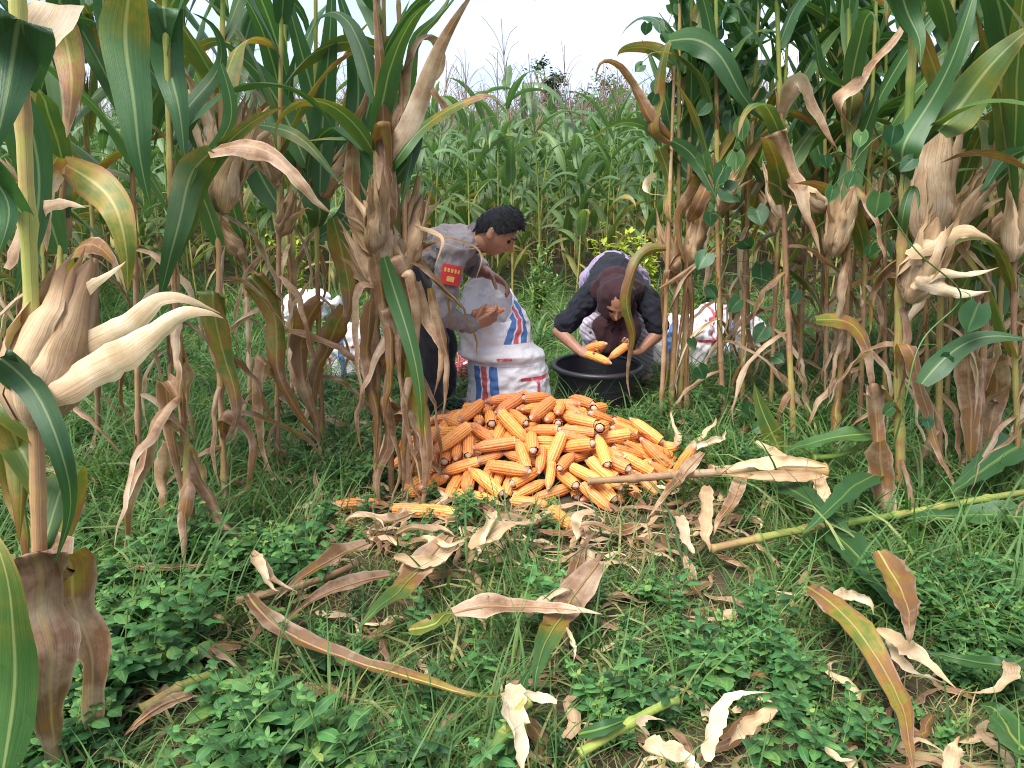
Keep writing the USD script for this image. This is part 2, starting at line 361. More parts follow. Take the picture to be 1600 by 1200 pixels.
def sack_material(name, bands, tint=(0.80, 0.78, 0.80)):
    """Woven white plastic sack: printed bands across u (st.x), printed lines by primvar 'ink'."""
    return mat(name, {
        'st': ('attribute', {'attribute': 'st'}), 'sep': ('separate_xyz', {}), 'tc': ('texture_coordinate', {}),
        'r': ('rgb_ramp', {'ramp': bands, 'interpolate': False}),
        'ink': ('attribute', {'attribute': 'ink'}),
        'nz': ('noise_texture', {'scale': 22.0, 'detail': 4.0}), 'worn': ('map_range', {'from_min': 0.35, 'from_max': 0.5, 'to_min': 0.35, 'to_max': 1.0, 'clamp': True}),
        'g': ('math', {'math_type': 'multiply'}), 'gt': ('map_range', {'from_min': 0.35, 'from_max': 0.5, 'to_min': 0.0, 'to_max': 1.0, 'clamp': True}),
        'mr': ('mix_color', {'b': (0.66, 0.10, 0.13)}),
        'dn': ('noise_texture', {'scale': 5.0, 'detail': 5.0}), 'dr': ('rgb_ramp', {'ramp': [(0.35, (1, 1, 1)), (0.75, (0.80, 0.76, 0.74))]}),
        'dm': ('mix_color', {'blend_type': 'multiply', 'fac': 1.0}),
        'wv': ('wave_texture', {'scale': 90.0, 'detail': 0.0}), 'f': ('noise_texture', {'scale': 30.0, 'detail': 4.0}), 'hs': ('math', {'math_type': 'multiply_add', 'value2': 0.12}),
        'b': ('bump', {'strength': 0.5, 'distance': 0.006}),
        'p': ('principled_bsdf', {'roughness': 0.5, 'specular_ior_level': 0.4}),
        't': ('translucent_bsdf', {}), 'o': ('mix_closure', {'fac': 0.12}),
    }, [('st.vector', 'sep.vector'), ('sep.x', 'r.fac'), ('ink.fac', 'gt.value'), ('tc.object', 'nz.vector'), ('nz.fac', 'worn.value'), ('gt.result', 'g.value1'), ('worn.result', 'g.value2'), ('g.value', 'mr.fac'), ('r.color', 'mr.a'),
        ('tc.object', 'dn.vector'), ('dn.fac', 'dr.fac'), ('mr.result', 'dm.a'), ('dr.color', 'dm.b'), ('dm.result', 'p.base_color'), ('dm.result', 't.color'),
        ('tc.object', 'wv.vector'), ('wv.fac', 'hs.value1'), ('tc.object', 'f.vector'), ('f.fac', 'hs.value3'), ('hs.value', 'b.height'), ('b.normal', 'p.normal'), ('p.BSDF', 'o.closure1'), ('t.BSDF', 'o.closure2')], 'o.closure')


WHT, BLU, RED = (0.86, 0.84, 0.86), (0.10, 0.21, 0.50), (0.66, 0.13, 0.15)
M_SACK = sack_material('woven_sack', [(0.0, WHT), (0.30, WHT), (0.301, BLU), (0.335, BLU), (0.336, WHT), (0.342, WHT), (0.343, RED), (0.371, RED), (0.372, WHT), (0.380, WHT), (0.381, BLU), (0.415, BLU), (0.416, WHT), (1.0, WHT)])
M_SACK2 = sack_material('woven_sack_red', [(0.0, WHT), (0.18, WHT), (0.181, RED), (0.20, RED), (0.201, WHT), (0.60, WHT), (0.601, RED), (0.62, RED), (0.621, WHT), (0.70, WHT), (0.701, BLU), (0.73, BLU), (0.731, WHT), (1.0, WHT)])

M_KERNEL = mat('maize_kernels', {
    'tc': ('texture_coordinate', {}), 'k': ('attribute', {'attribute': 'dry'}), 'oi': ('object_info', {}),
    'n': ('noise_texture', {'scale': 26.0, 'detail': 4.0, 'roughness': 0.7}), 'nr': ('map_range', {'from_min': 0.3, 'from_max': 0.7, 'to_min': -0.14, 'to_max': 0.14}),
    'a': ('math', {'math_type': 'add', 'use_clamp': True}),
    'r': ('rgb_ramp', {'ramp': [(0.0, (0.42, 0.17, 0.09)), (0.25, (0.70, 0.265, 0.065)), (0.55, (0.87, 0.375, 0.078)), (0.8, (0.89, 0.47, 0.145)), (1.0, (0.86, 0.55, 0.22))]}),
    'hv': ('map_range', {'to_min': 0.80, 'to_max': 1.10}), 'hh': ('map_range', {'to_min': 0.486, 'to_max': 0.502}), 'hs': ('hsv', {'fac': 1.0}),
    'p': ('principled_bsdf', {'roughness': 0.42, 'specular_ior_level': 0.45, 'subsurface_weight': 0.08, 'subsurface_scale': 0.004}),
}, [('tc.object', 'n.vector'), ('n.fac', 'nr.value'), ('k.fac', 'a.value1'), ('nr.result', 'a.value2'), ('a.value', 'r.fac'), ('r.color', 'hs.color'), ('oi.random', 'hv.value'), ('oi.random', 'hh.value'), ('hv.result', 'hs.value'), ('hh.result', 'hs.hue'), ('hs.color', 'p.base_color')], 'p.BSDF')
M_COBEND = plain('cob_core', (0.70, 0.48, 0.36), 0.85, 0.3, 60, 0.8, 0.006, 0.2)

M_SOIL = mat('soil', {
    'g': ('geometry', {}), 'n': ('noise_texture', {'scale': 3.2, 'detail': 8.0, 'roughness': 0.7}), 'r': ('rgb_ramp', {'ramp': [(0.3, (0.035, 0.030, 0.018)), (0.5, (0.075, 0.058, 0.036)), (0.62, (0.045, 0.065, 0.020)), (0.8, (0.13, 0.10, 0.066))]}),
    'f': ('noise_texture', {'scale': 40.0, 'detail': 6.0}), 'b': ('bump', {'strength': 0.8, 'distance': 0.03}), 'p': ('principled_bsdf', {'roughness': 0.95, 'specular_ior_level': 0.15}),
}, [('g.position', 'n.vector'), ('n.fac', 'r.fac'), ('r.color', 'p.base_color'), ('g.position', 'f.vector'), ('f.fac', 'b.height'), ('b.normal', 'p.normal')], 'p.BSDF')

# ------------------------------------------------------------------ the ground
def axis(lo, hi, fine_lo, fine_hi, step, grow):
    a = list(np.arange(fine_lo, fine_hi + 1e-6, step))
    s = step
    while a[-1] < hi:
        s *= grow
        a.append(a[-1] + s)
    s = step
    while a[0] > lo:
        s *= grow
        a.insert(0, a[0] - s)
    return np.array(a)


gx, gy = axis(-1500, 1500, -5, 5, 0.07, 1.25), axis(-400, 2500, 0, 9, 0.07, 1.25)
XX, YY = np.meshgrid(gx, gy)
tag(put('ground', (np.stack([XX, YY, gh(XX, YY)], -1).reshape(-1, 3), grid_faces(len(gy), len(gx))), M_SOIL), kind='structure')


# ------------------------------------------------------------------ maize plants
def stalk_part(par, base, pts, dry, r0=0.0125, r1=0.006, seed=0, off=None, sides=9, n=64, name='stalk'):
    r = np.random.default_rng(seed)
    v = np.linspace(0, 1, n)
    L = np.linalg.norm(np.diff(np.asarray(pts), axis=0), axis=1).sum()
    k = max(2, int(L / 0.17))
    node = np.abs(((v * k) % 1) - 0.5) * 2
    b = 1 + 0.42 * np.clip((node - 0.75) / 0.25, 0, 1) + r.uniform(-0.05, 0.05, n)
    m, uv = tube(pts, [r0, r1], sides, n, b)
    step = r.uniform(-0.2, 0.2, k + 2)
    d = np.interp(v, np.linspace(0, 1, len(dry)), dry) + step[(v * k).astype(int)]
    d = np.r_[np.repeat(d, sides), d[0], d[-1]]
    put(name, m, M_STALK, par, off=off, uv=uv, var={'dry': np.clip(d, 0, 1)})


def leaf_part(par, m, uv, d, off=None, mat_=None, name='leaf'):
    dv = np.interp(uv[:, 1], np.linspace(0, 1, len(d)), d)
    return put(name, m, mat_ or M_LEAF, par, off=off, uv=uv, var={'dry': np.clip(dv, 0, 1.05)})


def leaf_curve(p0, az, e0, droop, L, r, n=10, power=1.4):
    p, out = np.array(p0, float), [np.array(p0, float)]
    for k in range(n):
        s = (k + 1) / n
        e = e0 - droop * s ** power
        a = az + r.normal(0, 0.05) + 0.25 * s * math.sin(e0 * 7)
        p = p + L / n * V(math.cos(a) * math.cos(e), math.sin(a) * math.cos(e), math.sin(e))
        out.append(p.copy())
    out = np.array(out)
    out[:, 2] = np.maximum(out[:, 2], 0.02)
    return out


def ear_part(par, base, d, L=0.24, R=0.034, openness=0.3, seed=0, off=None, tone=0.5, n_husk=7, spread=None):
    """A ripe ear: closed husk body, loose papery husk blades around it as sub-parts."""
    r = np.random.default_rng(seed)
    base, d = np.asarray(base, float), nrm(d)
    s0 = nrm(np.cross(d, V(0.2, 0.9, 0.31)))
    n0 = np.cross(d, s0)
    nv, nu = 16, 22
    v, a = np.linspace(0, 1, nv), np.linspace(0, 2 * np.pi, nu)
    rad = R * (0.32 + 0.68 * np.clip(v / 0.2, 0, 1) ** 0.7) * np.clip(1 - np.maximum(v - 0.45, 0) / 0.56, 0, 1) ** 0.75 + 0.002
    rid = 1 + 0.10 * np.sin(3 * a[None, :] + 2.4 * v[:, None] + r.uniform(0, 6)) + 0.05 * np.sin(8 * a[None, :] + 3 * v[:, None])
    bend = r.normal(0, 0.02, 2)
    P = base + d * (v * L)[:, None]
    P = P + s0 * (bend[0] * v ** 2)[:, None] + n0 * (bend[1] * v ** 2)[:, None]
    Q = P[:, None] + (rad[:, None] * rid)[..., None] * (np.cos(a)[None, :, None] * s0 + np.sin(a)[None, :, None] * n0)
    uv = np.stack([np.broadcast_to(a / 6.2832 * 3, (nv, nu)), np.broadcast_to(v[:, None], (nv, nu))], -1).reshape(-1, 2)
    dd = np.clip(tone + 0.15 * np.sin(uv[:, 0] * 9) - 0.25 * uv[:, 1] ** 3, 0, 1)
    e = put('ear', (Q.reshape(-1, 3), grid_faces(nv, nu)), M_HUSK, par, off=off, uv=uv, var={'dry': dd})
    for k in range(n_husk):
        az = 2 * np.pi * k / n_husk + r.uniform(-0.4, 0.4)
        out = math.cos(az) * s0 + math.sin(az) * n0
        op = openness * r.choice([0.2, 0.35, 0.6, 1.3])
        ll = L * r.uniform(0.9, 1.45 if openness > 0.1 else 1.08)
        q = []
        for t in np.linspace(0, 1, 7):
            rr = R * 1.06 * min(1, 0.35 + t * 4) * (1 - 0.75 * max(0, t - 0.45) / 0.55) + op * ll * max(0, t - 0.25) ** 1.6 * 1.1 + 0.003
            q.append(base + d * (ll * t * (1 - 0.25 * op * t)) + out * rr + r.normal(0, 0.004, 3) - V(0, 0, 0.05 * op * t ** 3))
        m, u = leaf_mesh(q, R * r.uniform(1.3, 2.1), np.cross(out, d), seed=int(r.integers(1e6)), nv=14, nu=7, fold=0.0, curl=1.2, twist=r.normal(0, 0.6), wave=0.14, crumple=0.07, kind='husk')
        leaf_part(e, m, u, [tone + r.uniform(-0.2, 0.1), tone + r.uniform(-0.2, 0.22), tone + r.uniform(-0.3, 0.15), tone - r.uniform(0.1, 0.5)], off=off, mat_=M_HUSK, name='husk_blade')
    return e


def tassel_part(par, base, d, L=0.3, seed=0, off=None, sides=3, n=8, rad=0.0022):
    r = np.random.default_rng(seed)
    ms = [tube([base, base + d * L * 0.6, base + d * L], [rad * 1.4, rad], sides, 5)[0]]
    for k in range(n):
        t = r.uniform(0.0, 0.45)
        az = r.uniform(0, 6.28)
        q = base + d * L * t
        o = V(math.cos(az), math.sin(az), 0)
        l = L * r.uniform(0.5, 0.8)
        ms.append(tube([q, q + o * l * 0.22 + UPV * l * 0.5, q + o * l * 0.5 + UPV * l * r.uniform(0.6, 0.95)], [rad, rad * 0.7], sides, 6)[0])
    m = join(ms)
    put('tassel', m, M_TASSEL, par, off=off, uv=np.zeros((len(m[0]), 2)), var={'dry': np.full(len(m[0]), 0.5)})


class Maize:
    """One plant; its origin is its foot. All geometry is handed over in world space."""

    def __init__(self, base, top, label, group=None, name='maize_plant', seed=0, dry=(0.75, 0.6, 0.3), r0=0.0125, r1=0.007, bow=0.02, make_stalk=True):
        self.b = V(base[0], base[1], float(gh(base[0], base[1])))
        self.t = np.asarray(top, float)
        self.r = np.random.default_rng(seed + 1000)
        self.o = thing(name, label, 'maize plant', self.b, group=group)
        k = self.r.normal(0, bow, 3) * V(1, 1, 0)
        self.pts = np.array([self.b - V(0, 0, 0.05), self.b + (self.t - self.b) * 0.33 + k, self.b + (self.t - self.b) * 0.66 + k * 0.6, self.t])
        if make_stalk:
            stalk_part(self.o, self.b, self.pts, dry, r0, r1, seed, self.b)
        self.c = spline(self.pts, 60)

    def at(self, f):
        return self.c[int(np.clip(f, 0, 1) * 59)]

    def leaf(self, pts, width, side0, d, seed=None, **k):
        s = int(self.r.integers(1e6)) if seed is None else seed
        m, uv = leaf_mesh(pts, width, side0, seed=s, **k)
        return leaf_part(self.o, m, uv, d, off=self.b, mat_=M_HUSK if k.get('kind') == 'husk' else None)

    def px(self, pts, wpx, Y, d, face=None, flip=1, **k):
        """A leaf through picture points (px, py[, Y]): its real place at depth Y; blade turned towards the viewer by up to 'face' rad."""
        q = [T(p[0], p[1], p[2] if len(p) > 2 else Y + 0.03 * math.sin(i * 1.7)) for i, p in enumerate(pts)]
        t = q[1] - q[0]
        view = nrm(q[0] - V(0, 0, CAM_H))
        side = np.cross(t, view) * flip
        a = self.r.uniform(-0.5, 0.5) if face is None else face
        w = wpx * np.linalg.norm(q[len(q) // 2] - V(0, 0, CAM_H)) / FPX
        near = int(np.argmin(np.linalg.norm(self.c - q[0], axis=1)))
        gap = np.linalg.norm(self.c[near] - q[0])
        if 0.02 < gap < 0.17 and k.get('kind') != 'husk':       # the blade grows out of its stalk
            q = [self.c[max(0, near - int(2 + gap * 12))]] + q
        return self.leaf(q, w, side, d, twist0=a, **k)

    def ear(self, f, az, tilt, L=0.23, R=0.033, openness=0.3, tone=0.5, **k):
        p = self.at(f)
        d = V(math.cos(az) * math.sin(tilt), math.sin(az) * math.sin(tilt), math.cos(tilt))
        ear_part(self.o, p + V(math.cos(az), math.sin(az), 0) * 0.012, d, L, R, openness, int(self.r.integers(1e6)), self.b, tone, **k)

    def auto(self, n=11, dryness=0.45, lo=0.08, hi=0.97, az=None, L=(0.55, 0.8), W=(0.08, 0.115), ears=1, tassel=True, nv=18, nu=7, up=1.0):
        r = self.r
        az = r.uniform(0, 6.28) if az is None else az
        for i in range(n):
            f = lo + (hi - lo) * i / max(1, n - 1)
            p = self.at(f)
            a = az + math.pi * (i % 2) + r.normal(0, 0.35)
            d = float(np.clip(0.5 + (dryness - f) * 1.6 + r.normal(0, 0.13), 0, 1))
            side = V(-math.sin(a), math.cos(a), 0)
            if d > 0.6:      # dead leaf hanging by the stalk
                l = r.uniform(0.32, 0.6)
                q = leaf_curve(p, a, r.uniform(-0.2, 0.7), r.uniform(1.6, 2.3), l, r, power=0.45)
                q[:, 2] = np.maximum(q[:, 2], float(gh(p[0], p[1])) + 0.03)
                self.leaf(q, r.uniform(0.035, 0.065), side, [0.72 + r.uniform(-0.1, 0.1), 0.78 + r.uniform(-0.12, 0.2), 0.7 + r.uniform(-0.1, 0.25)], crumple=0.10, curl=1.2, wave=0.2, fold=0.1, twist=r.normal(0, 1.0), nv=nv, nu=nu)
            else:
                l = r.uniform(*L) * (0.65 if f > 0.9 else 1)
                e0 = r.uniform(1.0, 1.4) * up
                q = leaf_curve(p, a, e0, r.choice([0.4, 0.8, 1.3, 2.0, 2.7]) * r.uniform(0.8, 1.1), l, r, power=r.uniform(1.2, 2.6))
                self.leaf(q, r.uniform(*W), side, [max(0, d - 0.12), d * 0.7, d * 0.9, d + r.uniform(0, 0.3)], wave=0.16, fold=0.22, twist=r.normal(0, 0.8), nv=nv, nu=nu)
        for f in np.arange(0.06, 0.72, 0.085):     # dry sheaths clasping the stalk, frayed at the top
            if r.random() < 0.3:
                continue
            i0 = int(f * 59)
            seg = self.c[i0:min(59, i0 + int(r.integers(4, 7)))]
            t = nrm(seg[-1] - seg[0])
            o = nrm(np.cross(t, r.normal(0, 1, 3)))
            rad = 0.0150 - 0.004 * f
            q = seg + o * rad * np.linspace(0.95, r.uniform(1.0, 1.7), len(seg))[:, None]
            d = float(np.clip(0.80 - 0.35 * f + r.normal(0, 0.1) + (dryness - 0.45) * 0.5, 0.15, 0.95))
            m, uv = leaf_mesh(q, rad * 2 * 2.1, -np.cross(t, o), int(r.integers(1e6)), 9, 9, 0.0, 2.3, r.normal(0, 0.3), 0.1, 0.035)
            leaf_part(self.o, m, uv, [d, d + 0.05, d, d + 0.12], off=self.b, name='leaf_sheath')
        for k in range(ears):
            self.ear(r.uniform(0.4, 0.55), az + math.pi / 2 * r.uniform(-1, 1) + math.pi * k, r.uniform(0.15, 0.6), L=r.uniform(0.2, 0.26), openness=r.uniform(0.15, 0.5), tone=r.uniform(0.4, 0.65))
        if tassel:
            tassel_part(self.o, self.t, nrm(self.pts[-1] - self.pts[-2]), 0.35, int(r.integers(1e6)), self.b)


# ------------------------------------------------------------------ the far field behind the clearing
def far_class(name, seed, H, dryness, light=True, n=12):
    r = np.random.default_rng(seed)
    k = klass(name)
    pts = np.array([V(0, 0, -0.1), V(r.normal(0, 0.02), r.normal(0, 0.02), H * 0.5), V(r.normal(0, 0.05), r.normal(0, 0.05), H)])
    m, uv = tube(pts, [0.012, 0.006], 5, 6)
    put('stalk', m, M_STALK, k, uv=uv, var={'dry': 0.55 - 0.5 * uv[:, 1]})
    c = spline(pts, 40)
    az = r.uniform(0, 6.28)
    for i in range(n):
        f = 0.10 + 0.88 * i / (n - 1)
        a = az + math.pi * (i % 2) + r.normal(0, 0.5)
        d = float(np.clip(dryness + 0.85 - 1.55 * f + r.normal(0, 0.13), 0, 1))
        p = c[int(f * 39)]
        if d > 0.62:
            q = leaf_curve(p, a, 0.3, 1.9, r.uniform(0.3, 0.5), r, 6, 0.5)
            mm, u = leaf_mesh(q, r.uniform(0.04, 0.06), V(-math.sin(a), math.cos(a), 0), int(r.integers(1e6)), 8, 5, 0.2, 1.0, r.normal(0, 0.8), 0.2, 0.05)
        else:
            q = leaf_curve(p, a, r.uniform(1.0, 1.4), r.uniform(1.0, 2.6), r.uniform(0.5, 0.78), r, 8)
            mm, u = leaf_mesh(q, r.uniform(0.075, 0.11), V(-math.sin(a), math.cos(a), 0), int(r.integers(1e6)), 10, 5, 0.25, 0, r.normal(0, 0.5), 0.12)
        leaf_part(k, mm, u, [max(0, d - 0.15), d * 0.8, d, min(1, d + 0.2)], mat_=M_FARLEAF)
    tassel_part(k, c[-1], nrm(c[-1] - c[-8]), r.uniform(0.38, 0.55), int(r.integers(1e6)), n=int(r.integers(7, 12)), rad=0.0034)
    return k


FAR = [far_class(f'far_maize_{i:03d}', 50 + i, [1.62, 1.75, 1.55, 1.82, 1.68, 1.58, 1.72][i], [0.02, 0.1, -0.05, 0.06, 0.0, 0.18, -0.02][i]) for i in range(7)]
r = np.random.default_rng(3)
spots = []
for row in range(34):
    y = 7.35 + row * 0.62
    half = 0.70 * y + 1.5
    for x in np.arange(-half, half, 0.27 if row < 10 else 0.36):
        spots.append((x + r.normal(0, 0.05), y + r.normal(0, 0.10) + 0.25 * math.sin(x * 0.8), r.uniform(0.86, 1.06), r.uniform(0, 6.28), int(r.integers(7))))
# a second, nearer band closes the sides behind the front rows
for x, y in [(xx, yy) for yy in np.arange(4.6, 7.3, 0.5) for xx in np.r_[np.arange(-6.2, -2.2, 0.32), np.arange(2.5, 6.4, 0.32)]]:
    if abs(x) < 0.72 * y + 0.6 and abs(x) > (0.52 if x < 0 else 0.40) * y + 0.4:
        spots.append((x + r.normal(0, 0.07), y + r.normal(0, 0.1), r.uniform(0.85, 1.02), r.uniform(0, 6.28), int(r.integers(7))))
spots.sort(key=lambda s: (abs(s[0]) / s[1] > 0.72, s[1]))
near, rest = spots[:300], spots[300:]
for x, y, s, a, k in near:
    side = 'left of the brown clump' if x < -0.17 * y else ('right of the bare stalk bundle' if x > 0.21 * y else 'behind the two people')
    row_ = 'just short of the far field' if y < 7.2 else ('in the far field front row' if y < 7.95 else 'inside the far field')
    fl, fg = f'green maize plant {row_}, {side}', f'maize plants {row_}, {side}'
    instance('field_maize', FAR[k], (x, y, float(gh(x, y))), a, s, fl, 'maize plant', fg)


def instancer(name, protos, places, label=None, category=None):
    """protos: list of class prims or lists of (mesh, mat, uv, dry); places: (x, y, z, yaw, scale, proto)."""
    pi = UsdGeom.PointInstancer.Define(stage, path_for(name))
    tag(pi.GetPrim(), label, category, kind='stuff')
    targets = []
    for i, p in enumerate(protos):
        if isinstance(p, Usd.Prim):
            q = UsdGeom.Xform.Define(stage, f'{pi.GetPath()}/plant_{i:03d}').GetPrim()
            q.GetReferences().AddInternalReference(p.GetPath())
        else:
            q = put('tuft', p[0], p[1], pi.GetPrim(), uv=p[2], var={'dry': p[3]})
        targets.append(q.GetPath())
    pl = np.array([q[:5] for q in places], float)
    pi.CreatePrototypesRel().SetTargets(targets)
    pi.CreateProtoIndicesAttr(Vt.IntArray.FromNumpy(np.array([q[5] for q in places], np.int32)))
    pi.CreatePositionsAttr(Vt.Vec3fArray.FromNumpy(pl[:, :3].astype(np.float32)))
    h = Vt.QuathArray(len(pl))
    for i, (a, tx, ty) in enumerate(zip(pl[:, 3], np.random.default_rng(1).normal(0, 0.08, len(pl)), np.random.default_rng(2).normal(0, 0.08, len(pl)))):
        q = Gf.Rotation(Gf.Vec3d(0, 0, 1), math.degrees(a)) * Gf.Rotation(Gf.Vec3d(1, 0, 0), math.degrees(tx)) * Gf.Rotation(Gf.Vec3d(0, 1, 0), math.degrees(ty))
        h[i] = Gf.Quath(q.GetQuat())
    pi.CreateOrientationsAttr(h)
    pi.CreateScalesAttr(Vt.Vec3fArray.FromNumpy(np.repeat(pl[:, 4:5], 3, 1).astype(np.float32)))
    return pi


instancer('far_maize_field', FAR, [(x, y, float(gh(x, y)), a, s, k) for x, y, s, a, k in rest], 'rest of the standing maize field running back to the trees', 'maize field')


# trees on the skyline
def tree(loc, H, R, label, seed, n=1500, palm=False):
    r = np.random.default_rng(seed)
    z = float(gh(loc[0], loc[1]))
    o = thing('tree', label, 'tree', (loc[0], loc[1], z))
    tr = [tube([V(0, 0, -0.2), V(r.normal(0, 0.1), 0, H * 0.4), V(r.normal(0, 0.2), 0, H * 0.85)], [H * 0.03, H * 0.008], 8, 10)[0]]
    lv, lf, lu = [], [], []
    cl = []
    for k in range(16):
        a, h = r.uniform(0, 6.28), r.uniform(0.4, 0.95)
        q = V(math.cos(a), math.sin(a), 0) * R * r.uniform(0.3, 0.85) * (1.2 - 0.8 * abs(h - 0.6)) + V(0, 0, H * h)
        tr.append(tube([V(0, 0, H * h * 0.6), q * V(0.5, 0.5, 0.9), q], [H * 0.01, H * 0.003], 5, 5)[0])
        cl.append((q, R * r.uniform(0.25, 0.5)))
    m = join(tr)
    put('trunk', m, M_STALK, o, uv=np.zeros((len(m[0]), 2)), var={'dry': np.full(len(m[0]), 0.75)})
    ms, ds = [], []
    for k in range(n):
        q, s = cl[int(r.integers(len(cl)))]
        c = q + r.normal(0, 0.45, 3) * s * V(1, 1, 0.75)
        a = r.uniform(0, 6.28)
        d = nrm(V(math.cos(a), math.sin(a), r.normal(-0.1, 0.5)))
        sd = nrm(np.cross(d, UPV + r.normal(0, 0.4, 3)))
        l = r.uniform(0.12, 0.26)
        ms.append((np.array([c, c + d * l * 0.5 + sd * l * 0.28, c + d * l, c + d * l * 0.5 - sd * l * 0.28]), np.array([[0, 1, 2], [0, 2, 3]])))
    m = join(ms)
    put('crown', m, M_TREE, o, uv=np.tile([[0.3, 0.2]], (len(m[0]), 1)), var={'dry': np.repeat(r.uniform(0, 1, n), 4)}, smooth=False)


for (px, Y, top, R, lab) in [(852, 38, 84, 1.0, 'slim dark tree rising alone above the far maize tassels'), (948, 36, 122, 1.7, 'broad dark tree at the right end of the far field skyline'), (915, 42, 146, 1.3, 'low rounded tree between the slim tree and the broad tree')]:
    b = T(px, 235, Y)
    tree((b[0], Y), T(px, top, Y)[2] - float(gh(b[0], Y)), R, lab, int(px))


# ------------------------------------------------------------------ grass and weeds (ground cover)
def tuft(seed, n, h, w, spread, dry):
    r = np.random.default_rng(seed)
    ms, us, ds = [], [], []
    for k in range(n):
        a = r.uniform(0, 6.28)
        p = V(r.normal(0, spread * 0.35), r.normal(0, spread * 0.35), -0.02)
        L = h * r.uniform(0.5, 1.2)
        q = leaf_curve(p, a, r.uniform(0.9, 1.5), r.uniform(0.4, 2.4), L, r, 5)
        q[:, 2] += -0.02
        m, u = leaf_mesh(q, w * r.uniform(0.7, 1.3), V(-math.sin(a), math.cos(a), 0), int(r.integers(1e6)), 6, 3, 0.3, 0, r.normal(0, 0.6), 0)
        ms.append(m)
        us.append(u)
        ds.append(np.full(len(u), np.clip(dry + r.normal(0, 0.16), 0, 1)) + 0.15 * u[:, 1])
    return join(ms), M_GRASS, np.vstack(us), np.clip(np.concatenate(ds), 0, 1)


def weed_bits(seed, H, n_pairs, leaf_l, leaf_w, branches=1, dry=0.25, toothed=False):
    """Stem mesh and leaves of a soft broad-leaved weed: leaves in crossed pairs, getting smaller upwards."""
    r = np.random.default_rng(seed)
    stems, leaves = [], []
    for b in range(branches):
        a = r.uniform(0, 6.28)
        lean = r.uniform(0.1, 0.6) if branches > 1 else r.uniform(0, 0.25)
        h = H * r.uniform(0.7, 1.1)
        tip = V(math.cos(a) * lean * h, math.sin(a) * lean * h, h)
        pts = [V(0, 0, -0.03), tip * V(0.35, 0.35, 0.5), tip]
        stems.append(tube(pts, [0.0026, 0.0014], 5, 7))
        c = spline(pts, 30)
        for k in range(n_pairs):
            f = 0.25 + 0.75 * (k + 1) / n_pairs
            p = c[min(29, int(f * 29))]
            s = (0.65 + 0.5 * math.sin(math.pi * min(1, f * 0.95)) ** 0.8) * (0.55 if k == n_pairs - 1 else 1)
            for j in range(2 if k < n_pairs - 1 else 4):
                az = k * 1.57 + j * (3.14 if k < n_pairs - 1 else 1.57) + r.normal(0, 0.3) + a
                L = leaf_l * s * r.uniform(0.8, 1.15)
                q = leaf_curve(p, az, r.uniform(0.25, 0.8), r.uniform(0.5, 1.3), L, r, 5)
                q[:, 2] = q[:, 2] - 0.0
                leaves.append((leaf_mesh(q, leaf_w * s * r.uniform(0.85, 1.15), V(-math.sin(az), math.cos(az), 0), int(r.integers(1e6)), 7, 5, 0.18, 0, r.normal(0, 0.2), 0.10 if not toothed else 0.2, kind='weed'), np.clip(dry + 0.35 * (f - 0.6) + r.normal(0, 0.12), 0, 1)))
    return stems, leaves


def weed_class(name, *a, **k):
    c = klass(name)
    stems, leaves = weed_bits(*a, **k)
    m = join([s[0] for s in stems])
    put('stem', m, M_WEED, c, uv=np.vstack([s[1] for s in stems]) * 0.01, var={'dry': np.full(len(m[0]), 0.6)})
    for (mm, u), d in leaves:
        put('leaf', mm, M_WEED, c, uv=u, var={'dry': np.full(len(u), d)})
    return c


def weed_mesh(*a, **k):
    stems, leaves = weed_bits(*a, **k)
    ms = [s[0] for s in stems] + [l[0][0] for l in leaves]
    us = [s[1] * 0.01 for s in stems] + [l[0][1] for l in leaves]
    ds = [np.full(len(s[1]), 0.6) for s in stems] + [np.full(len(l[0][1]), l[1]) for l in leaves]
    return join(ms), M_WEED, np.vstack(us), np.concatenate(ds)


PILE = lambda x, y: ((x - 0.10) / 0.64) ** 2 + ((y - 3.32) / 0.48) ** 2
LAIN = []            # points along the leaves and husks lying on the ground
AVOID = []           # (x, y, radius) filled in below before scattering


def free(x, y, pad=0.0):
    if PILE(x, y) < 1.0 - pad * 0:
        return False
    return all((x - a) ** 2 + (y - b) ** 2 > (c + pad) ** 2 for a, b, c in AVOID)

# ------------------------------------------------------------------ the standing plants framing the clearing
def plant(bpx, bpy, tpx, label, seed, H=2.25, tpy=0, dy=0.0, group=None, Y=None, **k):
    """Foot seen at (bpx, bpy); the stalk passes (tpx, tpy) and goes on to height H."""
    B = G(bpx, bpy) if Y is None else T(bpx, bpy, Y) * V(1, 1, 0)
    P = T(tpx, tpy, B[1] + dy)
    top = B + (P - B) * (H / P[2])
    return Maize(B, top, label, group, seed=seed, **k)


# A: the big plant at the left edge, nearest the camera
A = plant(62, 1190, 20, 'nearest maize plant at the left edge, big ear with two husks peeled right', 1, H=2.3, r0=0.017, r1=0.011, dry=(0.8, 0.45, 0.3))
YA = A.b[1]
A.px([(0, 560), (35, 588), (75, 650), (104, 735), (108, 810), (84, 885)], 44, YA - 0.12, [0.05, 0, 0.02, 0.1], face=0.15, wave=0.06)
A.px([(52, 860), (62, 905), (72, 1000), (82, 1110), (90, 1230)], 112, YA - 0.10, [0.78, 0.84, 0.82, 0.76], face=0.2, fold=0.15, curl=0.7, wave=0.4, crumple=0.085, nv=34, nu=11)
A.px([(95, 868), (120, 930), (138, 1010), (142, 1100), (135, 1200)], 60, YA + 0.02, [0.4, 0.62, 0.74, 0.8], face=-0.4, curl=0.8, wave=0.3, crumple=0.08)
A.px([(0, 1230), (22, 1080), (20, 980), (5, 880), (-30, 800)], 62, YA - 0.2, [0.1, 0.15, 0.3, 0.4], face=0.3)
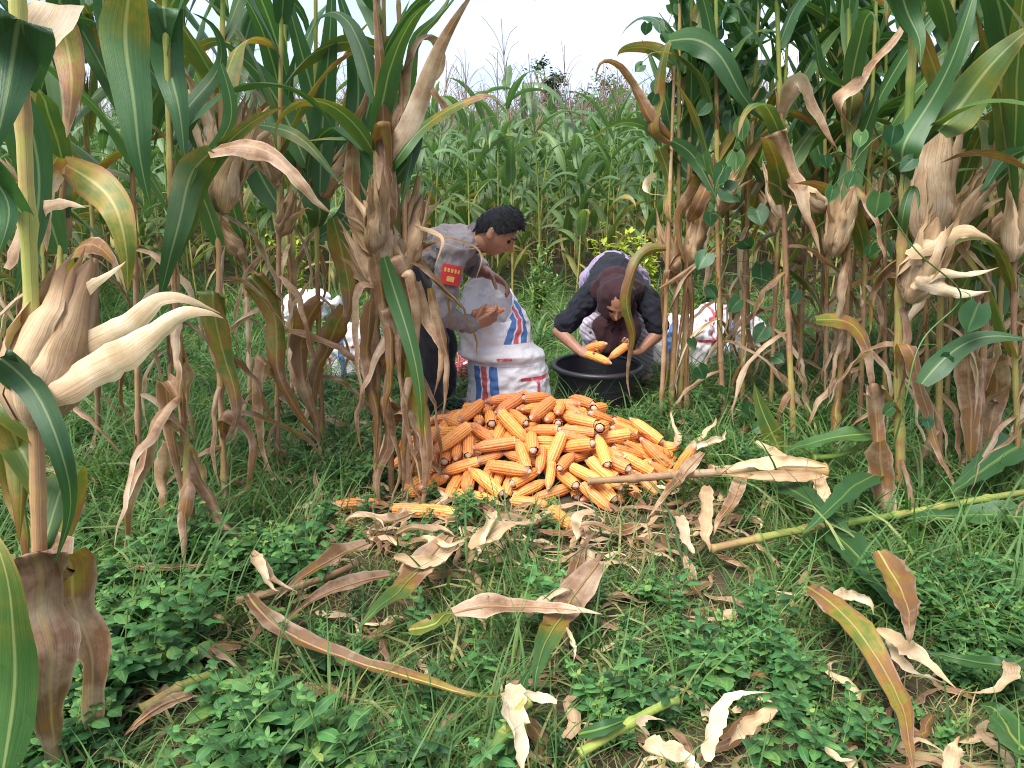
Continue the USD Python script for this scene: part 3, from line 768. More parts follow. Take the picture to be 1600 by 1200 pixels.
A.px([(30, 30), (20, 90), (8, 160), (-12, 250)], 84, YA - 0.1, [0.02, 0, 0, 0.05], face=0.1, wave=0.05)
A.px([(-30, 255), (5, 300), (12, 350), (-8, 410)], 50, YA - 0.1, [0.02, 0, 0, 0.05], face=0.3)
A.px([(92, 8), (60, 24), (25, 36), (-20, 66)], 62, YA + 0.1, [0.8, 0.85, 0.88, 0.9], face=0.7, crumple=0.03)
A.px([(86, 10), (102, 60), (112, 130), (104, 215)], 44, YA + 0.25, [0.42, 0.52, 0.6, 0.8], face=0.2)
A.px([(30, 700), (28, 760), (42, 830), (40, 900)], 46, YA + 0.03, [0.35, 0.4, 0.5, 0.7], face=0.2, curl=0.8)
A.px([(110, 740), (112, 800), (95, 860), (100, 905)], 44, YA + 0.15, [0.2, 0.3, 0.5, 0.6], face=0.6)
A.px([(0, 630), (26, 690), (34, 760), (30, 850)], 60, YA + 0.01, [0.35, 0.45, 0.5, 0.62], face=0.0, curl=1.0, fold=0.1)
A.px([(30, 140), (60, 260), (50, 380), (20, 470)], 48, YA + 0.3, [0.0, 0.05, 0.05, 0.1], face=0.4)
A.px([(10, 420), (60, 330), (105, 320), (135, 325)], 26, YA + 0.3, [0.85, 0.8, 0.85, 0.9], face=0.8, crumple=0.06)
_e0, _e1 = T(50, 660, YA - 0.02), T(126, 402, YA + 0.06)
ear_part(A.o, _e0, _e1 - _e0, 0.35, 0.068, 0.05, 5, A.b, 0.40, n_husk=9)
A.px([(70, 628), (130, 590), (220, 535), (292, 488), (350, 497)], 62, YA - 0.08, [0.45, 0.6, 0.62, 0.45], face=0.1, kind='husk', curl=0.8, fold=0, crumple=0.035, nv=34)
A.px([(75, 610), (130, 550), (200, 505), (262, 465), (345, 490)], 46, YA - 0.03, [0.5, 0.68, 0.72, 0.55], face=0.3, kind='husk', curl=0.8, fold=0, crumple=0.035, nv=34)
A.px([(100, 545), (120, 470), (160, 435), (196, 408)], 22, YA + 0.0, [0.5, 0.6, 0.7, 0.7], face=0.6, kind='husk', crumple=0.02)

# B, C, D: the left row going back
B = plant(303, 872, 262, 'left-row maize with a bent bare brown stalk and broad dark leaf hanging in front', 2, H=2.35, dry=(0.68, 0.72, 0.3, 0.1), r0=0.014, bow=0.03)
YB = B.b[1]
B.px([(205, -30), (196, 60), (208, 150), (218, 240), (236, 325)], 66, YB - 0.25, [0.38, 0.28, 0.05, 0.0, 0.1], face=0.1)
B.px([(165, -20), (168, 50), (176, 100), (178, 150)], 38, YB - 0.1, [0.0, 0.0, 0.05], face=0.2)
B.px([(255, 10), (262, 90), (278, 160), (290, 265)], 56, YB - 0.05, [0.0, 0.0, 0.02, 0.1], face=0.0)
B.px([(90, 245), (72, 275), (66, 310), (75, 395)], 44, YB - 0.35, [0.5, 0.8, 0.85, 0.85], face=0.2, crumple=0.05)
B.px([(98, 255), (140, 280), (178, 320), (196, 385), (200, 455)], 54, YB - 0.3, [0.5, 0.42, 0.38, 0.35, 0.4], face=0.2)
B.px([(332, 236), (300, 270), (284, 330), (266, 400), (248, 480)], 46, YB - 0.15, [0.42, 0.38, 0.18, 0.05, 0.0], face=0.1)
B.px([(325, 238), (380, 226), (430, 248), (472, 290), (520, 335)], 36, YB - 0.15, [0.66, 0.76, 0.80, 0.7], face=0.7, crumple=0.07, curl=0.3, wave=0.3)
B.px([(405, 195), (450, 205), (490, 235), (532, 288)], 24, YB + 0.3, [0.25, 0.3, 0.35, 0.4], face=0.7)
B.px([(258, 640), (222, 700), (200, 780), (188, 905)], 46, YB - 0.1, [0.7, 0.72, 0.75, 0.72], face=0.1, crumple=0.06, curl=0.8)
B.px([(285, 690), (320, 765), (362, 830), (410, 862)], 30, YB - 0.05, [0.65, 0.7, 0.75, 0.8], face=0.5, crumple=0.07, curl=1.0)
B.px([(262, 690), (258, 760), (268, 830), (240, 915)], 30, YB + 0.1, [0.7, 0.75, 0.72], face=0.4, crumple=0.1, curl=1.2)
B.px([(262, 595), (270, 680), (286, 760), (302, 830)], 30, YB - 0.02, [0.66, 0.62, 0.7, 0.66], face=0.0, curl=1.3, fold=0)
B.px([(300, 160), (345, 95), (330, 40), (300, 20)], 30, YB + 0.1, [0.0, 0.1, 0.2], face=0.5)
B.px([(345, 100), (360, 190), (320, 250), (290, 310)], 26, YB - 0.1, [0.05, 0.05, 0.1], face=0.7)
B.auto(9, 0.35, lo=0.45, ears=0, az=0.3)
B.auto(6, 0.9, lo=0.1, hi=0.4, ears=0, az=1.8, tassel=False)
C = plant(352, 800, 352, 'left-row maize with three torn brown lower leaves, second behind the bent stalk', 3, H=2.3, dry=(0.72, 0.68, 0.4, 0.1))
YC = C.b[1]
C.px([(340, 250), (300, 200), (270, 170), (240, 235)], 40, YC, [0.0, 0.05, 0.1], face=0.4)
C.px([(330, 455), (350, 560), (372, 640), (352, 700)], 40, YC - 0.1, [0.3, 0.42, 0.6, 0.75], face=0.3, crumple=0.05)
C.px([(360, 640), (395, 680), (385, 760), (330, 800)], 34, YC - 0.1, [0.6, 0.7, 0.78], face=0.3, crumple=0.08, curl=1.0)
C.auto(17, 0.58, ears=0, az=1.1)
for i, (az, tl) in enumerate([(-0.3, 0.25), (0.9, 0.55), (2.6, 0.2)]):
    C.ear(0.52 + 0.03 * i, az, tl, L=0.27, R=0.045, openness=0.4, tone=0.5)
D = plant(432, 735, 440, 'left-row maize with yellow-edged leaf and dry husks, left of the dense brown clump', 4, H=2.3, dry=(0.72, 0.7, 0.45, 0.15))
YD = D.b[1]
D.px([(390, 430), (420, 470), (432, 560), (462, 640), (500, 690)], 40, YD - 0.1, [0.42, 0.5, 0.6, 0.75], face=0.2, crumple=0.04, curl=0.7)
D.px([(500, 470), (470, 530), (480, 620), (500, 690)], 42, YD, [0.65, 0.72, 0.78], face=0.2, crumple=0.08, curl=0.9)
D.px([(540, 480), (510, 545), (490, 600), (495, 660)], 44, YD + 0.1, [0.62, 0.7, 0.75], face=0.2, crumple=0.08, curl=0.9)
D.px([(400, 560), (395, 650), (415, 720), (440, 770)], 36, YD - 0.15, [0.65, 0.72, 0.75], face=0.2, crumple=0.08, curl=0.9)
D.auto(18, 0.62, ears=2, az=0.0)
E_ = plant(505, 700, 495, 'left-row maize with long upright blue-green leaves beside the dense brown clump', 5, H=2.4, dry=(0.7, 0.65, 0.3, 0.1))
YE = E_.b[1]
for q, w, d in [([(505, 250), (490, 150), (465, 60), (440, -40)], 44, [0.0, 0.02, 0.05]), ([(500, 300), (505, 180), (515, 60), (520, -60)], 40, [0, 0, 0.05]), ([(540, 230), (560, 130), (545, 40), (520, -40)], 42, [0.02, 0, 0.1]),
                ([(480, 260), (440, 170), (400, 110), (340, 60)], 40, [0, 0.05, 0.1]), ([(500, 330), (470, 260), (450, 170), (462, 80)], 46, [0.3, 0.2, 0.05]), ([(440, 330), (400, 260), (360, 170), (330, 110)], 44, [0.05, 0, 0.02]),
                ([(545, 330), (560, 250), (590, 120), (640, 0)], 40, [0.05, 0, 0.02]), ([(520, 340), (540, 420), (545, 480), (530, 520)], 36, [0.4, 0.55, 0.7])]:
    E_.px(q, w, YE + E_.r.uniform(-0.25, 0.15), d)
E_.auto(14, 0.62, lo=0.1, hi=0.6, ears=2, az=0.4, tassel=False)

# F: the dense brown clump in the middle left, four stalks close together
FL = ['clump stalk left of centre with wide tan leaf rising to the top of the picture', 'brown clump stalk left of centre wrapped in hanging dead leaves', 'clump stalk with a curled purple-brown leaf looping near its top', 'clump stalk nearest the bending man, with a long green and brown leaf hanging']
F = [plant(590, 778, 592, FL[0], 11, H=2.2, dry=(0.72, 0.75, 0.66, 0.6), r0=0.013), plant(612, 772, 600, FL[1], 12, H=2.1, dry=(0.72, 0.78, 0.7, 0.5)), plant(636, 770, 622, FL[2], 13, H=2.0, dry=(0.72, 0.7, 0.66, 0.6)), plant(660, 765, 612, FL[3], 14, H=1.75, tpy=150, dry=(0.74, 0.72, 0.7, 0.66))]
YF = F[0].b[1]
F[0].px([(604, 345), (602, 240), (596, 120), (583, -30)], 40, YF - 0.05, [0.66, 0.7, 0.68, 0.7], face=0.1, curl=0.9, fold=0)
F[0].px([(625, 225), (655, 160), (690, 70), (745, -20)], 40, YF - 0.04, [0.8, 0.86, 0.8, 0.75], face=0.1, curl=0.7, fold=0)
F[0].px([(606, 190), (612, 250), (610, 300), (618, 330)], 40, YF - 0.08, [0.66, 0.7, 0.72], face=0.0, curl=1.0, fold=0)
F[2].px([(612, 190), (624, 150), (632, 95), (655, 58), (683, 62), (690, 110), (672, 135), (690, 160), (706, 185), (692, 208), (668, 204)], 24, YF + 0.02, [0.7, 0.74, 0.8, 0.74, 0.7], face=0.2, crumple=0.03, curl=1.2, twist=2.2, nv=44)
F[2].px([(615, 205), (640, 120), (650, 60), (680, 30), (710, -20)], 26, YF + 0.15, [0.1, 0.05, 0.1, 0.3], face=0.5)
F[1].px([(632, 232), (655, 205), (700, 172), (745, 152), (775, 152), (795, 178)], 24, YF - 0.05, [0.12, 0.15, 0.35, 0.6, 0.75], face=0.75)
F[1].px([(638, 250), (650, 215), (640, 260), (625, 330)], 26, YF, [0.2, 0.1, 0.05], face=0.4)
F[0].px([(592, 214), (550, 216), (510, 218), (470, 222)], 17, YF + 0.05, [0.3, 0.3, 0.35, 0.4], face=0.9)
F[0].px([(560, 340), (552, 250), (562, 180), (580, 110)], 32, YF + 0.1, [0.6, 0.7, 0.72, 0.7], crumple=0.08)
F[3].px([(600, 402), (618, 460), (640, 530), (656, 610), (660, 700)], 32, YF - 0.14, [0.12, 0.05, 0.08, 0.3, 0.62], face=0.2)
F[3].px([(640, 560), (655, 640), (668, 710), (660, 800)], 34, YF - 0.10, [0.3, 0.5, 0.65, 0.75], face=0.2, crumple=0.05)
for i, (q, w) in enumerate([([(600, 430), (588, 520), (592, 620), (585, 760)], 36), ([(612, 480), (630, 560), (640, 660), (630, 790)], 40), ([(640, 420), (650, 520), (640, 640), (655, 770)], 34), ([(580, 470), (575, 560), (590, 650), (578, 735)], 34),
                            ([(625, 540), (612, 620), (628, 720), (610, 800)], 38), ([(640, 640), (662, 700), (640, 740), (680, 800)], 34), ([(600, 620), (606, 690), (588, 740), (600, 815)], 34), ([(672, 450), (688, 520), (700, 590), (690, 660)], 22),
                            ([(655, 440), (672, 500), (690, 540), (676, 620)], 28), ([(560, 440), (548, 500), (560, 580), (568, 640)], 34), ([(625, 400), (640, 470), (622, 560), (640, 640)], 40), ([(585, 400), (600, 470), (612, 560), (600, 660)], 38)]):
    F[i % 4].px(q, w, YF - 0.05 - 0.02 * (i % 4), [0.7, 0.76, 0.7, 0.74], face=0.25, crumple=0.06, curl=1.3, fold=0.05)
for p, az, tl, L, R, op, f in [(0, -1.2, 0.35, 0.27, 0.04, 0.3, 0.46), (1, -1.8, 0.15, 0.27, 0.042, 0.25, 0.47), (3, 0.2, 0.25, 0.28, 0.042, 0.35, 0.55), (2, 2.8, 0.6, 0.27, 0.04, 0.3, 0.5), (1, -2.8, 0.5, 0.25, 0.04, 0.3, 0.42)]:
    F[p].ear(f, az, tl, L=L, R=R, openness=op, tone=0.42)
F[3].px([(650, 378), (690, 378), (730, 388), (755, 384)], 14, YF + 0.05, [0.6, 0.55, 0.7, 0.7], face=0.8, crumple=0.05)
F[3].px([(648, 352), (668, 360), (690, 372), (676, 420)], 8, YF, [0.4, 0.5, 0.4], face=0.4, crumple=0.06, kind='husk')
F[3].px([(690, 374), (735, 382), (752, 400), (740, 440)], 8, YF + 0.1, [0.7, 0.72, 0.7], face=0.5, crumple=0.05)
F[0].auto(8, 0.3, lo=0.6, ears=0, az=2.2)
F[1].auto(5, 0.6, lo=0.5, ears=0, az=0.8, tassel=False)
F[2].auto(5, 0.85, lo=0.12, hi=0.5, ears=0, az=0.2, tassel=False)

# H: the bundle of bare stalks right of the bucket
HL = ['right-hand bundle stalk with a yellow-green leaf bent over near the top', 'thin brown stalk, left of the bare bundle, dead leaf hanging before the headscarf', 'right-hand bundle stalk carrying the wide grey-green leaf arching right', 'rightmost brown stalk of the bare bundle beside the bucket']
H = [plant(1047, 645, 1062, HL[0], 21, H=2.1, dry=(0.74, 0.68, 0.6, 0.3), r0=0.016), plant(1033, 648, 1052, HL[1], 22, H=1.75, tpy=150, dry=(0.72, 0.7, 0.66), r0=0.014), plant(1060, 640, 1080, HL[2], 23, H=2.2, dry=(0.74, 0.66, 0.4, 0.15), r0=0.016), plant(1074, 640, 1078, HL[3], 24, H=1.6, tpy=200, dry=(0.72, 0.7, 0.7), r0=0.015)]
YH = H[0].b[1]
H[0].px([(1018, 205), (1024, 160), (1032, 105), (1048, 62), (1062, 100), (1060, 130)], 34, YH - 0.05, [0.72, 0.6, 0.45, 0.38, 0.4], face=0.1)
H[2].px([(1048, 64), (1088, 62), (1126, 88), (1158, 145), (1205, 195)], 46, YH - 0.2, [0.1, 0.02, 0.0, 0.0, 0.02], face=0.55)
H[1].px([(1016, 185), (998, 150), (970, 108), (942, 98), (930, 130)], 22, YH - 0.05, [0.6, 0.66, 0.68, 0.72], face=0.3, crumple=0.03, curl=0.9)
H[0].px([(1026, 80), (1000, 74), (968, 82), (964, 92)], 25, YH + 0.1, [0.3, 0.4, 0.45, 0.55], face=0.3)
H[2].px([(1064, 80), (1070, 120), (1072, 160), (1068, 200)], 34, YH + 0.1, [0.72, 0.78, 0.8], face=0.0, crumple=0.03)
H[2].px([(1085, 58), (1092, 20), (1110, -10), (1140, -30)], 32, YH, [0.35, 0.38, 0.35], face=0.2)
H[0].px([(1030, 215), (1000, 195), (962, 195), (920, 222)], 20, YH + 0.2, [0.15, 0.2, 0.25, 0.4], face=0.7)
H[2].px([(1050, 220), (1080, 240), (1110, 290), (1130, 330)], 26, YH - 0.1, [0.1, 0.05, 0.1, 0.2], face=0.4)
H[2].px([(1062, 250), (1092, 180), (1140, 110), (1160, 60)], 34, YH + 0.1, [0.1, 0.05, 0.0], face=0.4)
H[0].px([(1030, 230), (1045, 280), (1040, 330), (1052, 350)], 24, YH - 0.05, [0.35, 0.4, 0.5], face=0.3)
H[3].px([(1090, 320), (1120, 250), (1150, 200), (1190, 130)], 26, YH - 0.1, [0.65, 0.66, 0.64, 0.6], face=0.3, crumple=0.04)
H[3].px([(1098, 275), (1080, 310), (1062, 335), (1070, 410)], 34, YH - 0.05, [0.62, 0.66, 0.68], face=0.2, crumple=0.05)
H[1].px([(1040, 388), (1012, 392), (992, 420), (980, 480), (990, 530), (982, 580), (985, 625)], 24, YH - 0.25, [0.5, 0.5, 0.62, 0.5, 0.72, 0.75], face=0.2, crumple=0.02, curl=0.8, nv=30)
H[0].px([(1022, 270), (1010, 290), (1012, 300), (1045, 305)], 14, YH - 0.1, [0.85, 0.9, 0.9], face=0.5, kind='husk')
H[3].px([(1030, 450), (1075, 420), (1120, 385), (1150, 352)], 12, YH - 0.1, [0.66, 0.7, 0.6], face=0.5, curl=1.2)
for p, az, tl, f in [(0, 3.3, 0.3, 0.38), (2, -1.0, 0.2, 0.40), (3, -0.4, 0.12, 0.52)]:
    H[p].ear(f, az, tl, L=0.26, R=0.036, openness=0.35, tone=0.4)
H[2].auto(6, 0.3, lo=0.55, ears=0, az=1.0)
H[0].auto(4, 0.4, lo=0.6, ears=0, az=2.6)
for i, q in enumerate([[(1040, 420), (1034, 500), (1042, 570), (1030, 640)], [(1062, 400), (1066, 480), (1056, 560), (1064, 640)], [(1078, 430), (1082, 500), (1072, 580), (1080, 640)]]):
    H[i].px(q, 18, YH - 0.05, [0.66, 0.7, 0.66, 0.7], face=0.1, curl=1.6, fold=0, crumple=0.03)

# right-hand rows
RL = [('slender right-row maize twined by the heart-leaved vine', 1132, 655, 1120, 31, 0.5), ('right-row maize with crinkled tan leaf curling beside its brown stalk', 1243, 690, 1215, 32, 0.6),
      ('right-row maize with bare pale stalk and one open papery ear', 1300, 700, 1322, 33, 0.6), ('thick yellow-green maize stalk at the right, nearest of the right row', 1412, 800, 1436, 34, 0.5),
      ('right-row maize with a great tan husk spread behind the thick green stalk', 1470, 760, 1492, 35, 0.55), ('rightmost front maize with dead brown leaf hanging broad to the ground', 1528, 745, 1570, 36, 0.55)]
R = [plant(bx, by, tx, lab, sd, H=2.3, dry=(0.72, 0.68, 0.5, 0.2) if sd != 34 else (0.7, 0.5, 0.2, 0.12), r0=0.015 if sd != 34 else 0.019, r1=0.008 if sd != 34 else 0.013) for lab, bx, by, tx, sd, _ in RL]
y0, y1, y2, y3, y4, y5 = [p.b[1] for p in R]
R[0].auto(15, 0.5, ears=1, az=0.2)
R[1].px([(1215, 205), (1232, 260), (1255, 320), (1285, 395)], 36, y1 - 0.1, [0.72, 0.78, 0.80, 0.76], face=0.1, crumple=0.06, wave=0.3, curl=0.6)
R[3].auto(7, 0.75, lo=0.06, hi=0.45, ears=0, az=2.0, tassel=False)
R[1].px([(1245, 130), (1268, 165), (1290, 205), (1306, 240)], 28, y1 - 0.05, [0.85, 0.9, 0.85, 0.85], face=0.3, crumple=0.06)
R[1].auto(16, 0.6, ears=1, az=0.5)
R[2].px([(1302, 152), (1340, 115), (1390, 60), (1440, -10)], 46, y2 - 0.1, [0.70, 0.74, 0.68, 0.72], face=0.15, crumple=0.05, curl=0.9, fold=0)
R[2].px([(1345, 150), (1290, 120), (1275, 70), (1260, 20)], 34, y2 + 0.05, [0.05, 0.02, 0.0], face=0.4)
R[2].px([(1325, 300), (1345, 220), (1360, 180), (1375, 130)], 36, y2, [0.1, 0.05, 0.0], face=0.2)
_b = T(1302, 400, y2 - 0.05)
ear_part(R[2].o, _b, T(1322, 300, y2 - 0.1) - _b, 0.29, 0.042, 0.35, 8, R[2].b, 0.55, n_husk=8)
_b = T(1290, 330, y2 + 0.1)
ear_part(R[1].o, _b, T(1232, 330, y2 + 0.05) - _b + V(0, 0, 0.12), 0.26, 0.038, 0.35, 9, R[1].b, 0.5)
R[2].px([(1275, 500), (1330, 508), (1360, 560), (1358, 640)], 26, y2 - 0.15, [0.4, 0.5, 0.68, 0.75], face=0.3, crumple=0.04)
R[2].auto(14, 0.62, ears=0, az=1.2)
R[3].px([(1412, 228), (1440, 180), (1480, 110), (1510, 30), (1530, -40)], 46, y3 - 0.1, [0.02, 0.02, 0.05, 0.1], face=0.2)
R[3].px([(1405, -30), (1418, 20), (1436, 60), (1438, 102)], 44, y3 - 0.1, [0.02, 0.02, 0.0, 0.05], face=0.15)
R[3].px([(1412, 330), (1428, 290), (1436, 310), (1434, 330)], 18, y3 - 0.05, [0.15, 0.2, 0.3], face=0.3)
R[3].px([(1375, 690), (1378, 750), (1388, 810), (1386, 872)], 42, y3 - 0.15, [0.66, 0.72, 0.74, 0.72], face=0.1, crumple=0.07, wave=0.3)
R[3].px([(1360, 600), (1370, 660), (1365, 720), (1378, 800)], 34, y3 - 0.08, [0.62, 0.66, 0.72, 0.7], face=0.2, crumple=0.06, curl=1.0)
R[3].px([(1418, 540), (1440, 620), (1465, 700), (1500, 780)], 28, y3 - 0.15, [0.6, 0.68, 0.6, 0.72], face=0.3, crumple=0.05)
R[3].px([(1440, 600), (1478, 558), (1530, 528), (1615, 532)], 38, y3 - 0.25, [0.05, 0.0, 0.0, 0.05], face=0.45, wave=0.05)
R[3].px([(1475, 180), (1440, 210), (1420, 240), (1412, 300)], 28, y3 - 0.02, [0.1, 0.05, 0.02], face=0.4)
_b = T(1420, 470, y3 - 0.05)
ear_part(R[3].o, _b, T(1465, 360, y3 - 0.08) - _b, 0.3, 0.052, 0.22, 12, R[3].b, 0.5, n_husk=9)
for q, w, d in [([(1425, 450), (1470, 425), (1510, 428), (1560, 418)], 22, [0.6, 0.8, 0.85, 0.8]), ([(1432, 440), (1470, 448), (1510, 458), (1548, 454)], 30, [0.8, 0.9, 0.95, 0.8]), ([(1420, 400), (1470, 372), (1510, 360), (1560, 382)], 34, [0.5, 0.55, 0.5, 0.4])]:
    R[3].px(q, w, y3 - 0.15, d, face=0.3, kind='husk', curl=1.1, fold=0, crumple=0.03)
R[4].px([(1466, 205), (1500, 165), (1550, 100), (1625, 30)], 62, y4 - 0.35, [0.25, 0.3, 0.28, 0.35], face=0.2, wave=0.06)
_b = T(1452, 385, y4 - 0.02)
ear_part(R[4].o, _b, T(1462, 200, y4 + 0.05) - _b, 0.46, 0.075, 0.12, 15, R[4].b, 0.5, n_husk=9)
R[4].auto(15, 0.6, ears=1, az=0.1)
R[5].px([(1508, 540), (1516, 610), (1518, 680), (1512, 745)], 36, y5 - 0.15, [0.62, 0.66, 0.68, 0.66], face=0.1, crumple=0.04)
R[5].px([(1545, 560), (1560, 620), (1545, 680), (1555, 730)], 40, y5 + 0.1, [0.66, 0.7, 0.72, 0.7], face=0.2, crumple=0.06)
R[5].px([(1600, 235), (1570, 250), (1545, 285), (1530, 300)], 24, y5 - 0.3, [0, 0.02, 0.05], face=0.4)
R[5].px([(1530, 380), (1560, 400), (1600, 430), (1640, 450)], 40, y5 - 0.1, [0.35, 0.3, 0.4], face=0.5)
R[5].auto(16, 0.6, ears=2, az=0.9)

# fill: plants further back in both front rows
ORD = 'first second third fourth fifth sixth seventh eighth ninth tenth eleventh twelfth thirteenth fourteenth fifteenth sixteenth seventeenth eighteenth nineteenth twentieth twenty-first twenty-second twenty-third twenty-fourth twenty-fifth twenty-sixth twenty-seventh twenty-eighth'.split()
FILL = [(1160, 640), (1290, 640), (1480, 650), (1540, 700), (1400, 590), (1610, 650), (1250, 620), (1320, 575), (-90, 880), (-30, 760), (60, 770), (150, 705), (20, 650), (390, 640), (455, 640), (-120, 640), (-60, 700), (90, 850), (215, 760), (265, 735),
        (1175, 610), (1205, 640), (1335, 620), (1385, 650), (1452, 640), (1562, 660), (1632, 700), (1662, 640), (1705, 770), (1272, 600), (1505, 600), (1120, 600), (1425, 600), (1590, 605), (1345, 690), (1600, 780), (1690, 900), (1240, 585)]
FILLAB = {i: f'maize plant behind the front {side} row, {ORD[k]} counted from the left' for side, ids in (('left', sorted([i for i in range(len(FILL)) if FILL[i][0] < 800], key=lambda i: FILL[i][0])), ('right', sorted([i for i in range(len(FILL)) if FILL[i][0] > 800], key=lambda i: FILL[i][0]))) for k, i in enumerate(ids)}
for i, (px, py) in enumerate(FILL):
    left = px < 800
    rr = np.random.default_rng(400 + i)
    p = plant(px, py, px + rr.uniform(-40, 25) * (1 if left else -1), FILLAB[i], 100 + i, H=rr.uniform(2.0, 2.4),
              group='maize plants deep in the left rows' if left else 'maize plants deep in the right rows', dry=(0.72, 0.68, 0.45, 0.15))
    p.auto(16 if left else 17, rr.uniform(0.38, 0.52) if left else rr.uniform(0.38, 0.55), ears=int(rr.integers(0, 3)), nv=14, nu=5, L=(0.6, 0.9), W=(0.085, 0.12))

# ------------------------------------------------------------------ people
def ball(p, r, k=20):
    return m3.Manifold.sphere(float(r), k).translate(tuple(map(float, p)))


def hullof(*pr):
    return m3.Manifold.batch_hull([ball(p, r) for p, r in pr])


def chain(*pr):
    return [hullof(pr[i], pr[i + 1]) for i in range(len(pr) - 1)]


def weld(parts, res=0.02, it=10, relax=True):
    m = parts[0]
    for q in parts[1:]:
        m = m + q
    m = m.refine_to_length(res)
    a = m.to_mesh()
    t = trimesh.Trimesh(a.vert_properties[:, :3], a.tri_verts, process=True)
    t.merge_vertices()
    if it:
        trimesh.smoothing.filter_taubin(t, 0.5, 0.52, iterations=it)
    return t


def wrinkle(t, amp, scale, seed=0, stretch=(1, 1, 1), ridge=True):
    q = t.vertices * np.array(stretch) * scale + seed * 7.3
    n = meshkit.fbm(q + 0.6 * meshkit.noise(q * 0.7, seed + 5)[:, None], 3, seed)
    if ridge:
        n = 1 - np.abs(2 * n - 1) * 2.2
    t.vertices = t.vertices + t.vertex_normals * (amp * (n - 0.5))[:, None]
    return t


def rot_basis(up, front):
    z = nrm(up)
    y = nrm(np.asarray(front, float) - z * (np.asarray(front, float) @ z))
    return np.stack([np.cross(y, z), y, z], 1)          # columns right, front, up


def head_shape(v):
    """Unit sphere points to a head, metres; x right, y front, z up; eyes at half its height."""
    x, y, z = v[:, 0] * 0.075, v[:, 1] * 0.094, v[:, 2] * 0.116
    low = np.clip(-z / 0.116, 0, 1)
    x = x * (1 - 0.36 * low ** 1.6)
    y = np.where(y > 0, y * (1 - 0.10 * low ** 2), y * (1 - 0.42 * low ** 1.3))
    y = y + 0.010 * low * (v[:, 1] > 0)
    f = (v[:, 1] > 0.1)
    g = lambda cx, cz, sx, sz: np.exp(-((x - cx) / sx) ** 2 - ((z - cz) / sz) ** 2) * f
    y = y + 0.022 * g(0, -0.028, 0.012, 0.014) + 0.013 * g(0, -0.008, 0.009, 0.022) + 0.005 * (g(0.03, 0.022, 0.022, 0.008) + g(-0.03, 0.022, 0.022, 0.008))
    y = y - 0.010 * (g(0.031, 0.004, 0.015, 0.010) + g(-0.031, 0.004, 0.015, 0.010))
    y = y + 0.006 * (g(0, -0.058, 0.022, 0.006) + g(0, -0.070, 0.019, 0.006)) - 0.004 * g(0, -0.064, 0.024, 0.003) + 0.008 * g(0, -0.098, 0.018, 0.013)
    y = y + 0.005 * (g(0.042, -0.03, 0.018, 0.018) + g(-0.042, -0.03, 0.018, 0.018))
    return np.stack([x, y, z], 1)


def head_mesh(c, B, sc=1.0):
    s = trimesh.creation.icosphere(5)
    v = head_shape(s.vertices) * sc
    parts = [m3.Manifold(m3.Mesh(np.asarray(v @ B.T + c, np.float32), np.asarray(s.faces, np.uint32)))]
    for sd in (-1, 1):
        e = trimesh.creation.icosphere(3)
        w = e.vertices * V(0.010, 0.019, 0.031) + V(sd * 0.076, -0.010, -0.008) - np.outer(e.vertices[:, 2], V(0, 0.004, 0))
        parts.append(m3.Manifold(m3.Mesh(np.asarray((w * sc) @ B.T + c, np.float32), np.asarray(e.faces, np.uint32))))
    return parts


def hand_parts(w, d, n, thumb, curl=0.6, s=1.0):
    """Palm and five fingers from the wrist w: d along the hand, n the way the palm faces, thumb the side of the thumb."""
    d = nrm(d)
    n = nrm(n - d * (n @ d))
    t = np.cross(d, n)
    t = t * np.sign(t @ thumb)
    kn = [w + (d * 0.086 + t * o) * s for o in (0.030, 0.010, -0.011, -0.029)]
    parts = [m3.Manifold.batch_hull([ball(w, 0.024 * s, 12), ball(w + (d * 0.03 + t * 0.02) * s, 0.017 * s, 12), ball(w + (d * 0.03 - t * 0.02) * s, 0.015 * s, 12)] + [ball(k, 0.0115 * s, 12) for k in kn])]
    for k, ln, cc in zip(kn, (0.95, 1.05, 0.98, 0.78), (0.9, 1.0, 1.08, 1.15)):
        p, a = k, curl * cc * 0.55
        for L, r0, r1 in ((0.043, 0.0098, 0.0090), (0.027, 0.0090, 0.0083), (0.022, 0.0083, 0.0072)):
            q = p + (d * math.cos(a) + n * math.sin(a)) * L * ln * s
            parts.append(hullof((p, r0 * s), (q, r1 * s)))
            p, a = q, a + curl * cc
    p = w + (d * 0.022 + t * 0.024) * s
    for q, r0, r1 in ((p + (d * 0.030 + t * 0.026 + n * 0.014) * s, 0.0135, 0.0110), (p + (d * 0.056 + t * 0.032 + n * 0.036) * s, 0.0108, 0.0098), (p + (d * 0.076 + t * 0.022 + n * 0.054) * s, 0.0098, 0.008)):
        parts.append(hullof((p, r0 * s), (q, r1 * s)))
        p = q
    return parts


def person_body(limbs, heads, hands):
    b = weld(limbs, 0.022, 8)
    hd = weld(hands, 0.005, 4)
    m = m3.Manifold(m3.Mesh(np.asarray(b.vertices, np.float32), np.asarray(b.faces, np.uint32)))
    m = m + m3.Manifold(m3.Mesh(np.asarray(hd.vertices, np.float32), np.asarray(hd.faces, np.uint32)))
    for h in heads:
        m = m + h
    return m


